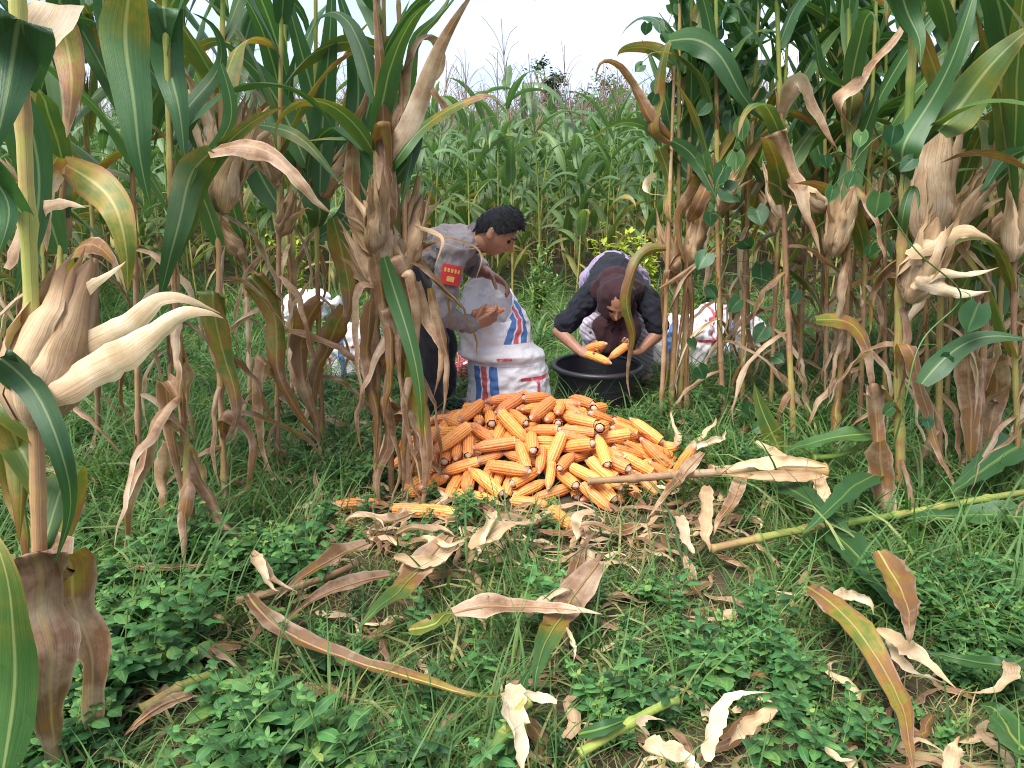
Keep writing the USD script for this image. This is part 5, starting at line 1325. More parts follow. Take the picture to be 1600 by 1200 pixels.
HEAP = [[-.072,3.082,.186,-.987,-.104,-.119,.179,.025],[-.252,3.113,.201,-.77,-.434,-.468,.185,.028],[-.458,3.217,.085,.721,.431,.542,.162,.025],[.544,3.543,.049,.402,.807,-.433,.153,.028],[-.326,3.104,.119,.193,.655,.73,.134,.026],[.399,3.304,.226,.761,.453,-.464,.154,.025],[.107,3.304,.222,.114,-.93,.348,.155,.025],[.002,3.36,.195,-.147,.984,-.096,.13,.024],[-.411,3.55,.048,-.051,.831,-.554,.133,.025],[.454,3.078,.07,-.537,.649,.538,.189,.025],[.308,3.296,.175,-.414,-.909,.054,.167,.024],[.319,3.731,.026,.939,-.344,-.0,.146,.026],[.208,3.311,.269,-.139,-.988,.071,.158,.026],[-.179,2.959,.07,.005,-1.0,-.028,.186,.024],[.376,2.953,.106,.623,-.648,-.437,.182,.024],[-.378,3.163,.159,.658,.552,.511,.187,.028],[.578,3.393,.122,.922,-.272,-.275,.152,.024],[-.125,3.173,.202,.594,-.795,-.122,.16,.025],[-.24,2.958,.04,-.231,-.952,-.202,.177,.028],[.435,3.446,.178,.402,.867,-.294,.132,.024],[-.186,3.392,.227,-.572,-.769,-.286,.164,.026],[.572,3.171,.055,.546,.837,-.042,.151,.028],[.52,3.412,.092,.903,-.06,-.424,.18,.024],[.625,3.423,.089,-.884,.381,.271,.132,.024],[.626,3.572,.078,-.008,1.0,-.013,.177,.028],[.01,3.185,.223,.668,-.371,-.645,.186,.027],[.264,3.201,.174,.865,-.426,-.266,.143,.025],[.389,3.65,.089,-.299,-.952,.065,.186,.026],[.397,3.098,.141,.743,-.667,.056,.182,.025],[.209,3.628,.121,-.356,-.917,.178,.137,.028],[-.413,3.178,.1,-.666,-.548,-.506,.179,.028],[.154,2.938,.104,-.168,-.838,-.519,.128,.024],[.28,3.422,.193,-.657,-.753,-.044,.162,.026],[-.401,3.369,.122,-.837,-.496,-.231,.155,.024],[.198,3.256,.216,.002,.934,-.357,.143,.026],[.084,3.368,.251,-.831,-.539,.134,.154,.027],[.173,3.051,.159,-.411,-.539,-.735,.183,.027],[-.37,3.505,.099,-.16,-.948,.275,.148,.024],[.661,3.155,.026,-.985,.174,.011,.139,.025],[-.175,3.492,.178,-.131,.973,-.19,.173,.026],[.278,3.128,.194,.951,-.079,-.299,.158,.025],[.621,3.532,.027,-.089,.996,.0,.182,.027],[-.035,3.492,.165,-.444,.822,-.357,.149,.027],[.33,3.55,.119,.937,-.337,-.09,.15,.025],[-.15,3.498,.134,.351,-.844,.406,.179,.026],[-.043,3.445,.269,-.991,-.112,-.078,.158,.024],[.181,3.589,.214,.654,.558,-.512,.161,.025],[.112,3.377,.3,.82,.557,-.132,.151,.028],[-.052,2.99,.081,-.286,-.771,-.569,.133,.026],[-.162,3.22,.154,-.939,-.144,-.312,.189,.026],[.151,3.625,.109,-.532,-.705,.469,.138,.027],[-.007,2.944,.136,.858,-.509,.073,.183,.026],[.041,3.058,.134,-.925,.357,.127,.157,.028],[-.353,3.556,.037,-.224,-.958,.179,.187,.025],[-.298,3.441,.157,.696,.118,.708,.154,.025],[.223,3.498,.224,.924,-.333,.187,.192,.028],[.369,3.015,.187,-.163,.887,.433,.165,.026],[.045,3.488,.229,.979,.203,.031,.151,.028],[.026,3.587,.126,.482,-.752,.45,.173,.024],[.5,3.19,.105,.802,.443,-.401,.175,.027],[-.022,3.711,.103,-.994,-.023,-.108,.173,.026],[.248,3.602,.15,-.28,-.949,-.147,.16,.026],[-.228,3.613,.058,-.697,.469,-.543,.149,.028],[-.442,3.32,.046,-.924,-.112,-.367,.167,.024],[-.308,3.008,.05,.673,-.5,.546,.139,.026],[-.27,3.552,.069,-.407,.747,-.526,.171,.025],[-.103,2.992,.07,-.282,-.766,-.578,.169,.025],[.496,3.279,.166,.786,.437,-.437,.158,.028],[.417,3.181,.182,-.982,-.097,-.16,.179,.025],[.027,3.263,.246,-.473,.873,.117,.146,.027],[-.364,3.487,.154,-.987,.035,-.155,.151,.024],[-.004,3.365,.275,-.743,-.604,-.289,.185,.028],[.124,3.509,.169,.356,-.875,.327,.159,.028],[.264,3.078,.182,-.771,.545,-.331,.177,.027],[-.201,3.403,.163,.396,-.916,-.062,.166,.024],[.57,3.638,.053,.598,.702,-.387,.19,.027],[-.157,3.658,.149,.824,-.562,.072,.188,.024],[-.282,3.376,.116,-.852,.324,-.411,.174,.025],[.074,3.438,.24,.933,.353,-.065,.176,.024],[.439,3.502,.103,-.872,-.237,.427,.137,.024],[.506,3.098,.058,.607,-.582,-.542,.171,.024],[.148,3.349,.198,.018,-.998,.057,.18,.024],[.043,3.013,.169,-.218,.859,.463,.159,.028],[-.26,3.461,.134,.392,-.918,-.054,.163,.025],[-.148,3.315,.212,.083,-.966,.243,.164,.028],[-.135,2.903,.024,.899,-.439,.0,.185,.024],[.659,3.397,.032,.848,-.505,-.161,.147,.024],[-.496,3.352,.061,-.257,.658,-.708,.152,.024],[-.414,3.432,.147,-.738,.36,-.571,.136,.028],[-.334,3.46,.078,-.806,-.538,-.247,.16,.028],[.618,3.314,.051,.883,-.018,-.469,.165,.024],[.673,3.353,.067,.975,-.185,.121,.192,.028],[-.272,3.268,.17,-.787,.569,-.238,.185,.025],[-.457,3.483,.058,-.773,.284,-.568,.149,.025],[-.036,3.579,.225,-.842,-.535,.071,.192,.026],[.481,3.574,.054,-.673,-.495,.55,.14,.025],[.046,3.38,.199,.146,-.981,.13,.186,.028],[-.001,3.124,.159,-.983,.181,-.042,.14,.025],[.299,2.913,.121,.756,-.636,-.156,.157,.026],[.117,2.997,.151,-.118,-.884,-.452,.137,.026],[.63,3.234,.086,-.689,.344,.638,.181,.025],[-.004,3.545,.146,.484,-.772,.411,.184,.027],[-.42,3.273,.073,.99,-.133,.046,.145,.028],[.263,3.08,.13,-.883,-.466,-.063,.165,.026],[-.308,3.199,.091,-.358,.932,.063,.143,.024],[.217,2.947,.094,-.442,.897,.031,.165,.028],[-.002,2.976,.078,.312,.76,.57,.167,.027],[.23,3.337,.22,.777,-.404,.482,.138,.026],[.573,3.267,.074,.877,-.033,-.48,.185,.027],[-.403,3.163,.038,-.876,.396,-.276,.146,.025],[-.004,3.223,.186,.292,.931,.219,.157,.025],[.038,3.773,.026,.961,-.278,-.0,.136,.026],[.592,3.08,.024,.123,.992,.0,.128,.024],[.264,3.307,.189,.416,.908,-.053,.145,.026],[-.097,3.561,.121,-.181,-.899,.4,.149,.024],[-.228,3.296,.198,-.787,.591,.179,.185,.025],[.53,3.468,.132,.708,.533,-.463,.189,.028],[.153,2.916,.037,-.932,-.309,-.19,.162,.026],[-.211,3.027,.11,-.951,.022,-.307,.157,.025],[.161,3.585,.167,.216,-.969,-.117,.174,.027],[.347,2.922,.075,-.611,.698,.374,.188,.028],[-.23,3.114,.15,-.036,-.989,-.146,.156,.028],[.388,3.196,.225,.25,.935,-.253,.183,.027],[.342,2.93,.025,-.865,-.501,-.0,.154,.025],[.398,3.393,.244,.441,.868,-.227,.168,.026],[.159,3.804,.026,.997,-.081,-.0,.177,.026],[.464,2.992,.04,-.692,.66,.291,.158,.024],[.603,3.355,.153,-.732,.524,.435,.175,.027],[.326,3.548,.229,-.55,.833,-.057,.174,.026],[.408,3.202,.136,-.221,-.963,-.153,.133,.026],[.222,2.983,.151,.486,.865,.121,.137,.027],[.088,3.673,.075,.398,-.741,.54,.137,.024],[-.137,3.656,.056,-.969,-.218,-.114,.142,.025],[.373,3.29,.174,-.084,-.96,-.266,.149,.028],[.177,3.419,.232,-.062,-.966,.252,.133,.025],[.73,3.308,.025,-.442,-.897,-.0,.143,.025],[.164,3.274,.244,-.174,-.978,.116,.164,.024],[-.242,3.067,.071,.924,.033,.38,.183,.025],[.461,3.695,.043,.524,.783,-.335,.154,.026],[.344,3.007,.068,-.904,.196,.379,.149,.024],[-.323,3.251,.14,.9,-.435,-.021,.155,.025],[-.053,3.217,.195,.361,.787,.501,.17,.025],[-.107,2.935,.086,-.734,.563,.38,.176,.024],[.309,3.607,.152,-.495,-.682,.538,.191,.027],[.332,2.852,.05,.693,-.583,-.424,.159,.028],[-.066,3.421,.179,-.321,.913,-.252,.179,.028],[-.378,3.329,.13,-.813,-.499,-.301,.152,.026],[.461,3.618,.051,-.721,-.556,.412,.177,.024],[.086,3.746,.082,-.967,.033,-.254,.144,.025],[-.429,3.431,.03,.251,.966,-.054,.185,.026],[.057,2.96,.094,.717,.689,.108,.161,.025],[-.118,3.468,.206,.193,-.959,.208,.178,.027],[-.352,3.153,.113,.579,.679,.451,.167,.027],[.129,3.177,.217,-.921,.366,-.135,.155,.028],[-.049,3.449,.219,.349,-.907,.236,.161,.026],[.654,3.294,.08,-.897,-.052,.439,.132,.025],[.1,3.318,.27,-.829,-.55,.102,.139,.028],[.291,3.238,.241,-.823,.567,.031,.168,.028],[.49,3.362,.161,-.925,.157,.346,.157,.024],[-.088,3.344,.18,-.547,.822,-.157,.179,.025],[-.096,3.081,.126,.946,.155,.286,.135,.027],[-.187,3.312,.25,-.485,-.861,-.154,.169,.028],[.355,3.434,.188,-.683,-.694,-.225,.166,.028],[-.258,3.273,.126,-.912,.205,-.355,.163,.024],[.529,3.533,.111,-.762,-.534,.365,.173,.024],[.693,3.449,.05,.861,-.266,-.434,.163,.026],[-.145,3.644,.101,-.085,.996,.025,.166,.026],[.353,3.659,.052,.863,.263,-.432,.164,.027],[-.094,3.299,.228,-.087,.996,-.001,.169,.026],[.278,3.173,.214,-.984,.158,.078,.147,.026],[.257,3.657,.073,.002,-.824,.566,.163,.025],[.446,3.283,.133,.534,-.801,-.273,.174,.027],[.089,3.444,.189,-.224,.944,-.242,.144,.026],[.4,3.026,.142,-.723,.67,.168,.196,.028],[-.156,3.294,.164,.928,-.267,.259,.174,.024],[.171,3.156,.171,-.996,-.076,.055,.186,.024],[.415,3.054,.1,.9,-.434,-.048,.148,.025],[.369,3.018,.103,-.776,.589,.226,.157,.025],[.24,3.501,.16,-.841,-.45,.301,.147,.026],[.549,3.01,.046,-.621,.583,.524,.132,.024],[.332,3.535,.177,-.766,-.552,.329,.135,.027],[.076,2.934,.054,.894,.34,.292,.15,.028],[.426,3.376,.137,-.936,.093,.339,.179,.024],[-.046,3.765,.052,.814,-.215,.539,.146,.028],[.239,3.437,.176,.76,.595,-.263,.169,.024],[-.135,3.15,.142,.898,-.431,.093,.145,.025],[-.007,3.621,.155,-.449,.775,-.445,.136,.026],[-.47,3.113,.026,.376,-.926,.0,.143,.026],[.103,3.61,.175,.117,-.818,.564,.17,.025],[-.21,3.522,.128,.336,-.933,.131,.164,.027],[.514,3.084,.106,-.849,.308,.428,.168,.028],[-.342,2.961,.025,.995,.1,-.0,.156,.025],[-.299,3.332,.112,.861,-.313,.401,.145,.024],[.076,2.853,.026,.954,-.299,.0,.161,.026],[.336,3.281,.206,.054,.97,.237,.184,.024],[.024,3.542,.226,-.785,-.311,.536,.148,.028],[.52,3.658,.072,.594,.704,-.39,.179,.028],[.163,3.704,.054,.936,-.307,.173,.15,.028],[.26,3.386,.24,.769,-.63,-.111,.143,.026],[-.255,3.546,.163,.518,-.791,.326,.154,.027],[.126,3.101,.155,.973,.22,.069,.136,.025],[.119,3.233,.195,-.879,.466,.101,.188,.026],[.497,3.705,.077,.596,.703,-.387,.15,.024],[.374,3.686,.136,.793,-.603,.088,.138,.024],[-.229,3.673,.059,-.388,.447,-.806,.134,.027],[.446,2.94,.052,.192,.719,.668,.133,.024],[-.421,3.395,.079,-.906,.403,.13,.149,.028],[-.183,3.124,.173,-.04,.946,.323,.158,.026],[-.029,3.683,.06,-.47,-.741,.479,.169,.026],[-.411,3.219,.05,.846,-.425,.323,.195,.028],[-.224,3.112,.098,-.931,-.041,-.363,.183,.025],[-.037,3.564,.179,.417,-.828,.375,.142,.024],[-.274,3.124,.128,.079,.995,.066,.166,.025],[.127,3.243,.286,-.511,-.849,-.137,.187,.026],[-.139,3.581,.152,.899,-.229,.372,.135,.024],[-.252,3.389,.189,.613,.664,.428,.181,.025],[.427,3.584,.124,-.139,-.928,.344,.158,.027],[.053,3.64,.097,.399,-.758,.516,.178,.025],[.521,3.338,.101,.75,.54,-.381,.15,.025],[.507,3.456,.089,.911,-.056,-.409,.167,.025],[.372,3.457,.142,-.8,.594,.083,.163,.026],[.636,3.099,.055,-.776,.092,.625,.143,.028],[.082,3.071,.205,-.033,.992,.123,.174,.024],[-.388,3.048,.035,-.669,-.734,-.116,.185,.028],[.254,2.978,.072,-.091,.809,.58,.164,.027]]
H_ = np.array(HEAP)
CL = {}
for key, lab in ((H_[:, 2], 'topmost orange cob, on the very crest of the heap'), (H_[:, 0], 'orange cob at the far right end of the heap'), (-H_[:, 0], 'orange cob at the far left end of the heap, against the brown clump'), (-H_[:, 1], 'orange cob of the heap lying nearest to the camera')):
    i = next(j for j in np.argsort(-key) if j not in CL)
    CL[int(i)] = lab
for i, row in enumerate(HEAP):
    lab = CL.get(i)
    wh = ('upper' if row[2] > 0.17 else 'lower') + (' left part' if row[0] < -0.15 else (' right part' if row[0] > 0.32 else ' middle'))
    lay_cob(row[:3], row[3:6], row[6] * 1.06, int(i * 7 % 11) % 8, i * 1.7, lab or f'husked orange maize cob lying on the {wh} of the heap', None if lab else f'husked cobs on the {wh} of the heap')
hm = wrR + nrm(T(766, 498, YM - 0.05) - wrR) * 0.085
lay_cob(hm + V(0.0, 0.035, 0.03), V(1, 0.15, 0.12), 0.17, 0, 0.4, 'upper cob held in the hand of the bending man over the sack')
lay_cob(hm + V(-0.035, 0.02, -0.015), V(1, 0.25, 0.1), 0.165, 2, 1.4, 'lower cob held in the hand of the bending man over the sack')
hw = T(934, 548, YW - 0.54)
lay_cob(hw + V(0.0, 0.0, 0.025), V(0.5, -0.75, 0.35), 0.16, 1, 0.4, 'upper cob in the left-hand side hand of the stooping person, end towards us')
lay_cob(hw + V(0.005, -0.02, -0.035), V(0.8, -0.55, -0.2), 0.16, 3, 1.4, 'lower cob gripped over the tub by the stooping person')
lay_cob(T(968, 548, YW - 0.53), V(-0.75, -0.4, -0.45), 0.16, 4, 2.4, 'cob in the other hand of the stooping person, beneath the chin')
for n_, (px, py, u, lab) in enumerate([(655, 768, V(0.15, -0.6, 0.4), 'stray cob standing out at the left foot of the heap beside the clump'), (560, 788, V(1, 0.2, 0), 'stray cob alone in the grass left of the clump foot'), (648, 798, V(1, -0.2, 0), 'stray cob in the grass just right of the clump foot'),
                                       (690, 800, V(1, -0.3, 0.05), 'stray cob in front of the left end of the heap'), (880, 812, V(0.4, -0.8, 0.0), 'stray cob at the front foot of the heap pointing at us'), (1070, 720, V(0.35, -0.3, 0.9), 'cob propped upright at the right end of the heap with its husk still on')]):
    p = G(px, py, 0.03)
    lay_cob(p if n_ != 5 else G(px, py, 0.12), u, 0.185, n_, n_ * 1.1, lab)

# ------------------------------------------------------------------ vines, shrubs and tall grass
def heart_leaf(c, w, face, up, seed):
    """A heart-shaped leaf, w metres across, its blade facing 'face', tip hanging against 'up'."""
    r = np.random.default_rng(seed)
    B = rot_basis(up, face)
    n, m = 9, 7
    t = np.linspace(0, 1, n)
    hw = np.sin(np.pi * np.clip(t * 0.93 + 0.10, 0, 1)) ** 0.8 * (1 - 0.30 * t) * 0.56
    P, U = [], []
    for i in range(n):
        for j in range(m):
            s = -1 + 2 * j / (m - 1)
            z = -t[i] * 1.02 + 0.20 * abs(s) ** 1.3 * (1 - t[i]) ** 2
            y = 0.10 * abs(s) - 0.16 * t[i] ** 2 + 0.03 * math.sin(5 * t[i] + s * 3 + seed)
            P.append(V(s * hw[i], y, z + 0.35) * w)
            U.append((0.5 + 0.5 * s, t[i]))
    return (np.array(P) @ B.T + c, grid_faces(n, m)), np.array(U)


def vine(name, label, stem, leaves, seed, Y, jitter=0.12, group=None):
    r = np.random.default_rng(seed)
    p0 = T(*stem[0][:2], Y)
    o = thing(name, label, 'vine', p0, group=group)
    pts = [T(px, py, Y + r.normal(0, 0.03)) for px, py in stem]
    m, uv = tube(pts, [0.0035, 0.002], 6, 8 * len(pts))
    put('stem', m, M_VINE, o, off=p0, uv=uv * 0.01, var={'dry': np.full(len(uv), 0.7)})
    allc = spline(pts, 200)
    for i, (px, py, wpx) in enumerate(leaves):
        c = T(px, py, Y - 0.05 + r.normal(0, jitter))
        w = wpx * 0.75 * c[1] / FPX
        f = nrm(V(0, 0, CAM_H + 0.5) - c + r.normal(0, 1.3, 3))
        u = nrm(UPV + r.normal(0, 0.5, 3))
        mm, uu = heart_leaf(c, w, f, u, i + seed * 50)
        lf = put('leaf', mm, M_VINE, o, off=p0, uv=uu, var={'dry': np.full(len(uu), np.clip(r.normal(0.3, 0.18), 0, 1))})
        q = allc[np.argmin(np.linalg.norm(allc - c, axis=1))]
        ct = c + UPV * w * 0.25
        mm, uu = tube([q, (q + ct) / 2 + UPV * 0.02, ct], [0.0015], 4, 5)
        put('leaf_stalk', mm, M_VINE, lf, off=p0, uv=uu * 0.01, var={'dry': np.full(len(uu), 0.6)})


vine('climbing_vine', 'heart-leaved vine climbing the slender stalk right of the bare bundle', [(1128, 655), (1140, 560), (1118, 470), (1140, 390), (1118, 300), (1150, 220), (1128, 120)],
     [(1100, 405, 42), (1190, 425, 46), (1185, 335, 44), (1128, 270, 44), (1150, 475, 38), (1095, 580, 36), (1082, 535, 26), (1190, 520, 40), (1240, 462, 36), (1168, 640, 34), (1140, 300, 46), (1165, 380, 36), (1110, 340, 30), (1150, 250, 40), (1112, 455, 30), (1215, 560, 30), (1190, 680, 26), (1130, 610, 28), (1100, 250, 34), (1160, 200, 40)], 41, y0 - 0.15)
vine('climbing_vine', 'heart-leaved vine on the thick green stalk at the right, big leaf below the ear', [(1395, 700), (1420, 600), (1450, 520), (1500, 470), (1440, 400), (1390, 330), (1330, 250)],
     [(1522, 492, 62), (1372, 316, 50), (1345, 215, 30), (1420, 255, 34), (1300, 300, 32), (1480, 560, 30), (1390, 640, 34), (1450, 660, 26), (1330, 280, 30), (1360, 390, 30), (1395, 210, 40), (1290, 250, 28)], 42, y3 - 0.2)
r = np.random.default_rng(44)
vine('climbing_vine', 'dark mass of vine leaves crowning the maize above the bare bundle', [(1110, 420), (1120, 300), (1105, 200), (1135, 120), (1090, 60), (1150, 10), (1180, -40)],
     [(1108 + r.normal(0, 38), 95 + r.normal(0, 58), r.uniform(20, 36)) for _ in range(110)], 43, y0 + 0.35, 0.14)
vine('climbing_vine', 'thin vine shoot with few leaves reaching into the sky above the bundle', [(1090, 110), (1070, 70), (1045, 40), (1030, 20)], [(1062, 14, 26), (1030, 40, 22), (1078, 45, 28), (1074, 70, 26), (1085, 30, 24), (1000, 105, 22)], 45, y0 + 0.2)
vine('climbing_vine', 'vine seedling with two heart leaves on the ground right of the heap', [(1180, 690), (1172, 660), (1170, 640)], [(1172, 642, 34), (1186, 668, 30)], 46, G(1180, 690)[1])


def bush(px, py_foot, py_top, wpx, Y, label, mt, n, leaf, seed, name='shrub', dry=(0.2, 0.8), up=0.5, cat='shrub'):
    r = np.random.default_rng(seed)
    b = T(px, py_foot, Y)
    b[2] = float(gh(b[0], Y))
    top = T(px, py_top, Y)[2]
    H_, Rr = top - b[2], wpx * Y / FPX * 0.5
    o = thing(name, label, cat, b)
    st, ms, us, ds = [], [], [], []
    k = max(5, n // 34)
    for i in range(k):
        a = r.uniform(0, 6.28)
        q = V(math.cos(a) * Rr * r.uniform(0.1, 1.0), math.sin(a) * Rr * r.uniform(0.1, 1), H_ * r.uniform(0.6, 1.0))
        pts = [V(0, 0, -0.03), q * V(0.3, 0.3, 0.5), q]
        st.append(tube(pts, [0.005, 0.0015], 5, 8)[0])
        c = spline(pts, 40)
        for j in range(n // k):
            p = c[int(r.uniform(0.35, 1) * 39)]
            az = r.uniform(0, 6.28)
            L = leaf * r.uniform(0.6, 1.3)
            m, u = leaf_mesh(leaf_curve(p, az, r.uniform(-0.2, 1.0) * up * 2, r.uniform(0.2, 1.4), L, r, 4), L * 0.36, V(-math.sin(az), math.cos(az), 0), int(r.integers(1e6)), 5, 3, 0.25, 0, 0, 0, kind='weed')
            ms.append(m)
            us.append(u)
            ds.append(np.full(len(u), r.uniform(*dry)))
    m = join(st)
    put('stem', m, M_STALK, o, uv=np.zeros((len(m[0]), 2)), var={'dry': np.full(len(m[0]), 0.2)})
    put('foliage', join(ms), mt, o, uv=np.vstack(us), var={'dry': np.concatenate(ds)}, smooth=True)


bush(468, 480, 358, 90, 6.4, 'yellow-green shrub low behind the left row', M_YELLOW, 260, 0.07, 1)
bush(955, 450, 345, 90, 6.7, 'yellow-green shrub behind the back of the stooping person, left of its twin', M_YELLOW, 300, 0.07, 2)
bush(1018, 450, 350, 90, 6.6, 'yellow-green shrub just left of the bare stalk bundle', M_YELLOW, 260, 0.07, 3)
bush(838, 470, 375, 90, 6.2, 'feathery grey-green weed between the two people, behind them', M_WEED, 420, 0.05, 4, 'tall_weed', (0.35, 0.8), 0.9, 'weed')
bush(1100, 440, 385, 120, 6.4, 'low green weed patch behind the bare bundle', M_WEED, 300, 0.06, 5, 'tall_weed', (0.2, 0.6), 0.7, 'weed')


def grass_clump(px, py, wpx, hpx, label, seed, n=14):
    r = np.random.default_rng(seed)
    b = G(px, py)
    b[2] = float(gh(b[0], b[1]))
    k = b[1] / FPX
    o = thing('grass_clump', label, 'grass', b)
    for i in range(n):
        a = r.uniform(0, 6.28)
        L = hpx * k * r.uniform(0.8, 1.5)
        q = leaf_curve(V(r.normal(0, 0.03), r.normal(0, 0.03), -0.02), a, r.uniform(1.0, 1.45), r.uniform(1.2, 2.6), L, r, 8)
        m, u = leaf_mesh(q, r.uniform(0.012, 0.022), V(-math.sin(a), math.cos(a), 0), int(r.integers(1e6)), 12, 5, 0.35, 0, r.normal(0, 0.4), 0.03)
        put('blade', m, M_FARLEAF, o, uv=u, var={'dry': np.clip(np.full(len(u), r.uniform(-0.05, 0.2)) + 0.2 * u[:, 1], 0, 1)})


grass_clump(842, 545, 90, 130, 'bright arching grass clump between the striped sack and the stooping person', 1, 18)
grass_clump(880, 520, 80, 110, 'grass clump just left of the stooping person, behind the tub', 2, 14)
grass_clump(205, 905, 60, 90, 'grass clump by the foot of the bent brown stalk', 3, 10)
grass_clump(545, 700, 80, 100, 'dark grass clump left of the dense brown clump', 4, 16)
grass_clump(800, 560, 60, 80, 'thin grass clump behind the striped sack', 5, 10)

# ------------------------------------------------------------------ cut stalks, fallen leaves and husks on the ground


LIFT = 0.05


def fallen(name, pts, wpx, d, label, z=0.10, cat='leaf', seed=0, face=0.0, stands=None, **k):
    q = [T(p[0], p[1], stands) for p in pts] if stands else []
    for i, p in enumerate([] if stands else pts):
        q.append(G(p[0], p[1], (p[2] if len(p) > 2 else z + 0.02 * math.sin(i * 2.1 + seed)) + ((LIFT if seed % 3 else 0.012) if p[1] > 860 else 0.01)))
    q = np.array(q)
    LAIN.extend((a[0], a[1], wpx * 0.0006) for a in spline(q, 14))
    o = q.mean(0) * V(1, 1, 0)
    w = wpx * np.linalg.norm(q[len(q) // 2] - V(0, 0, CAM_H)) / FPX
    t = q[1] - q[0]
    side = np.cross(t, (0 if stands else 1) * UPV + 0.6 * nrm(V(0, 0, CAM_H) - q[0]))
    husk = k.get('kind') == 'husk'
    k.setdefault('crumple', 0.03)
    k.setdefault('wave', 0.18)
    m, uv = leaf_mesh(q, w, side, seed=seed + 77, twist0=face, nv=26, nu=9, **k)
    x = thing(name, label, cat, o)
    leaf_part(x, m, uv, d, off=o, mat_=M_HUSK if husk else None, name='blade')
    if not husk:
        c = np.asarray(m[0]).reshape(26, 9, 3)[:, 4] + V(0, 0, 0.0015)
        mm, uu = tube(c[:22], [0.0042, 0.0015], 5)
        put('midrib', mm, M_STALK, x, off=o, uv=uu, var={'dry': np.clip(np.interp(uu[:, 1], np.linspace(0, 1, len(d)), d) * 0.9, 0, 1)})
    return x


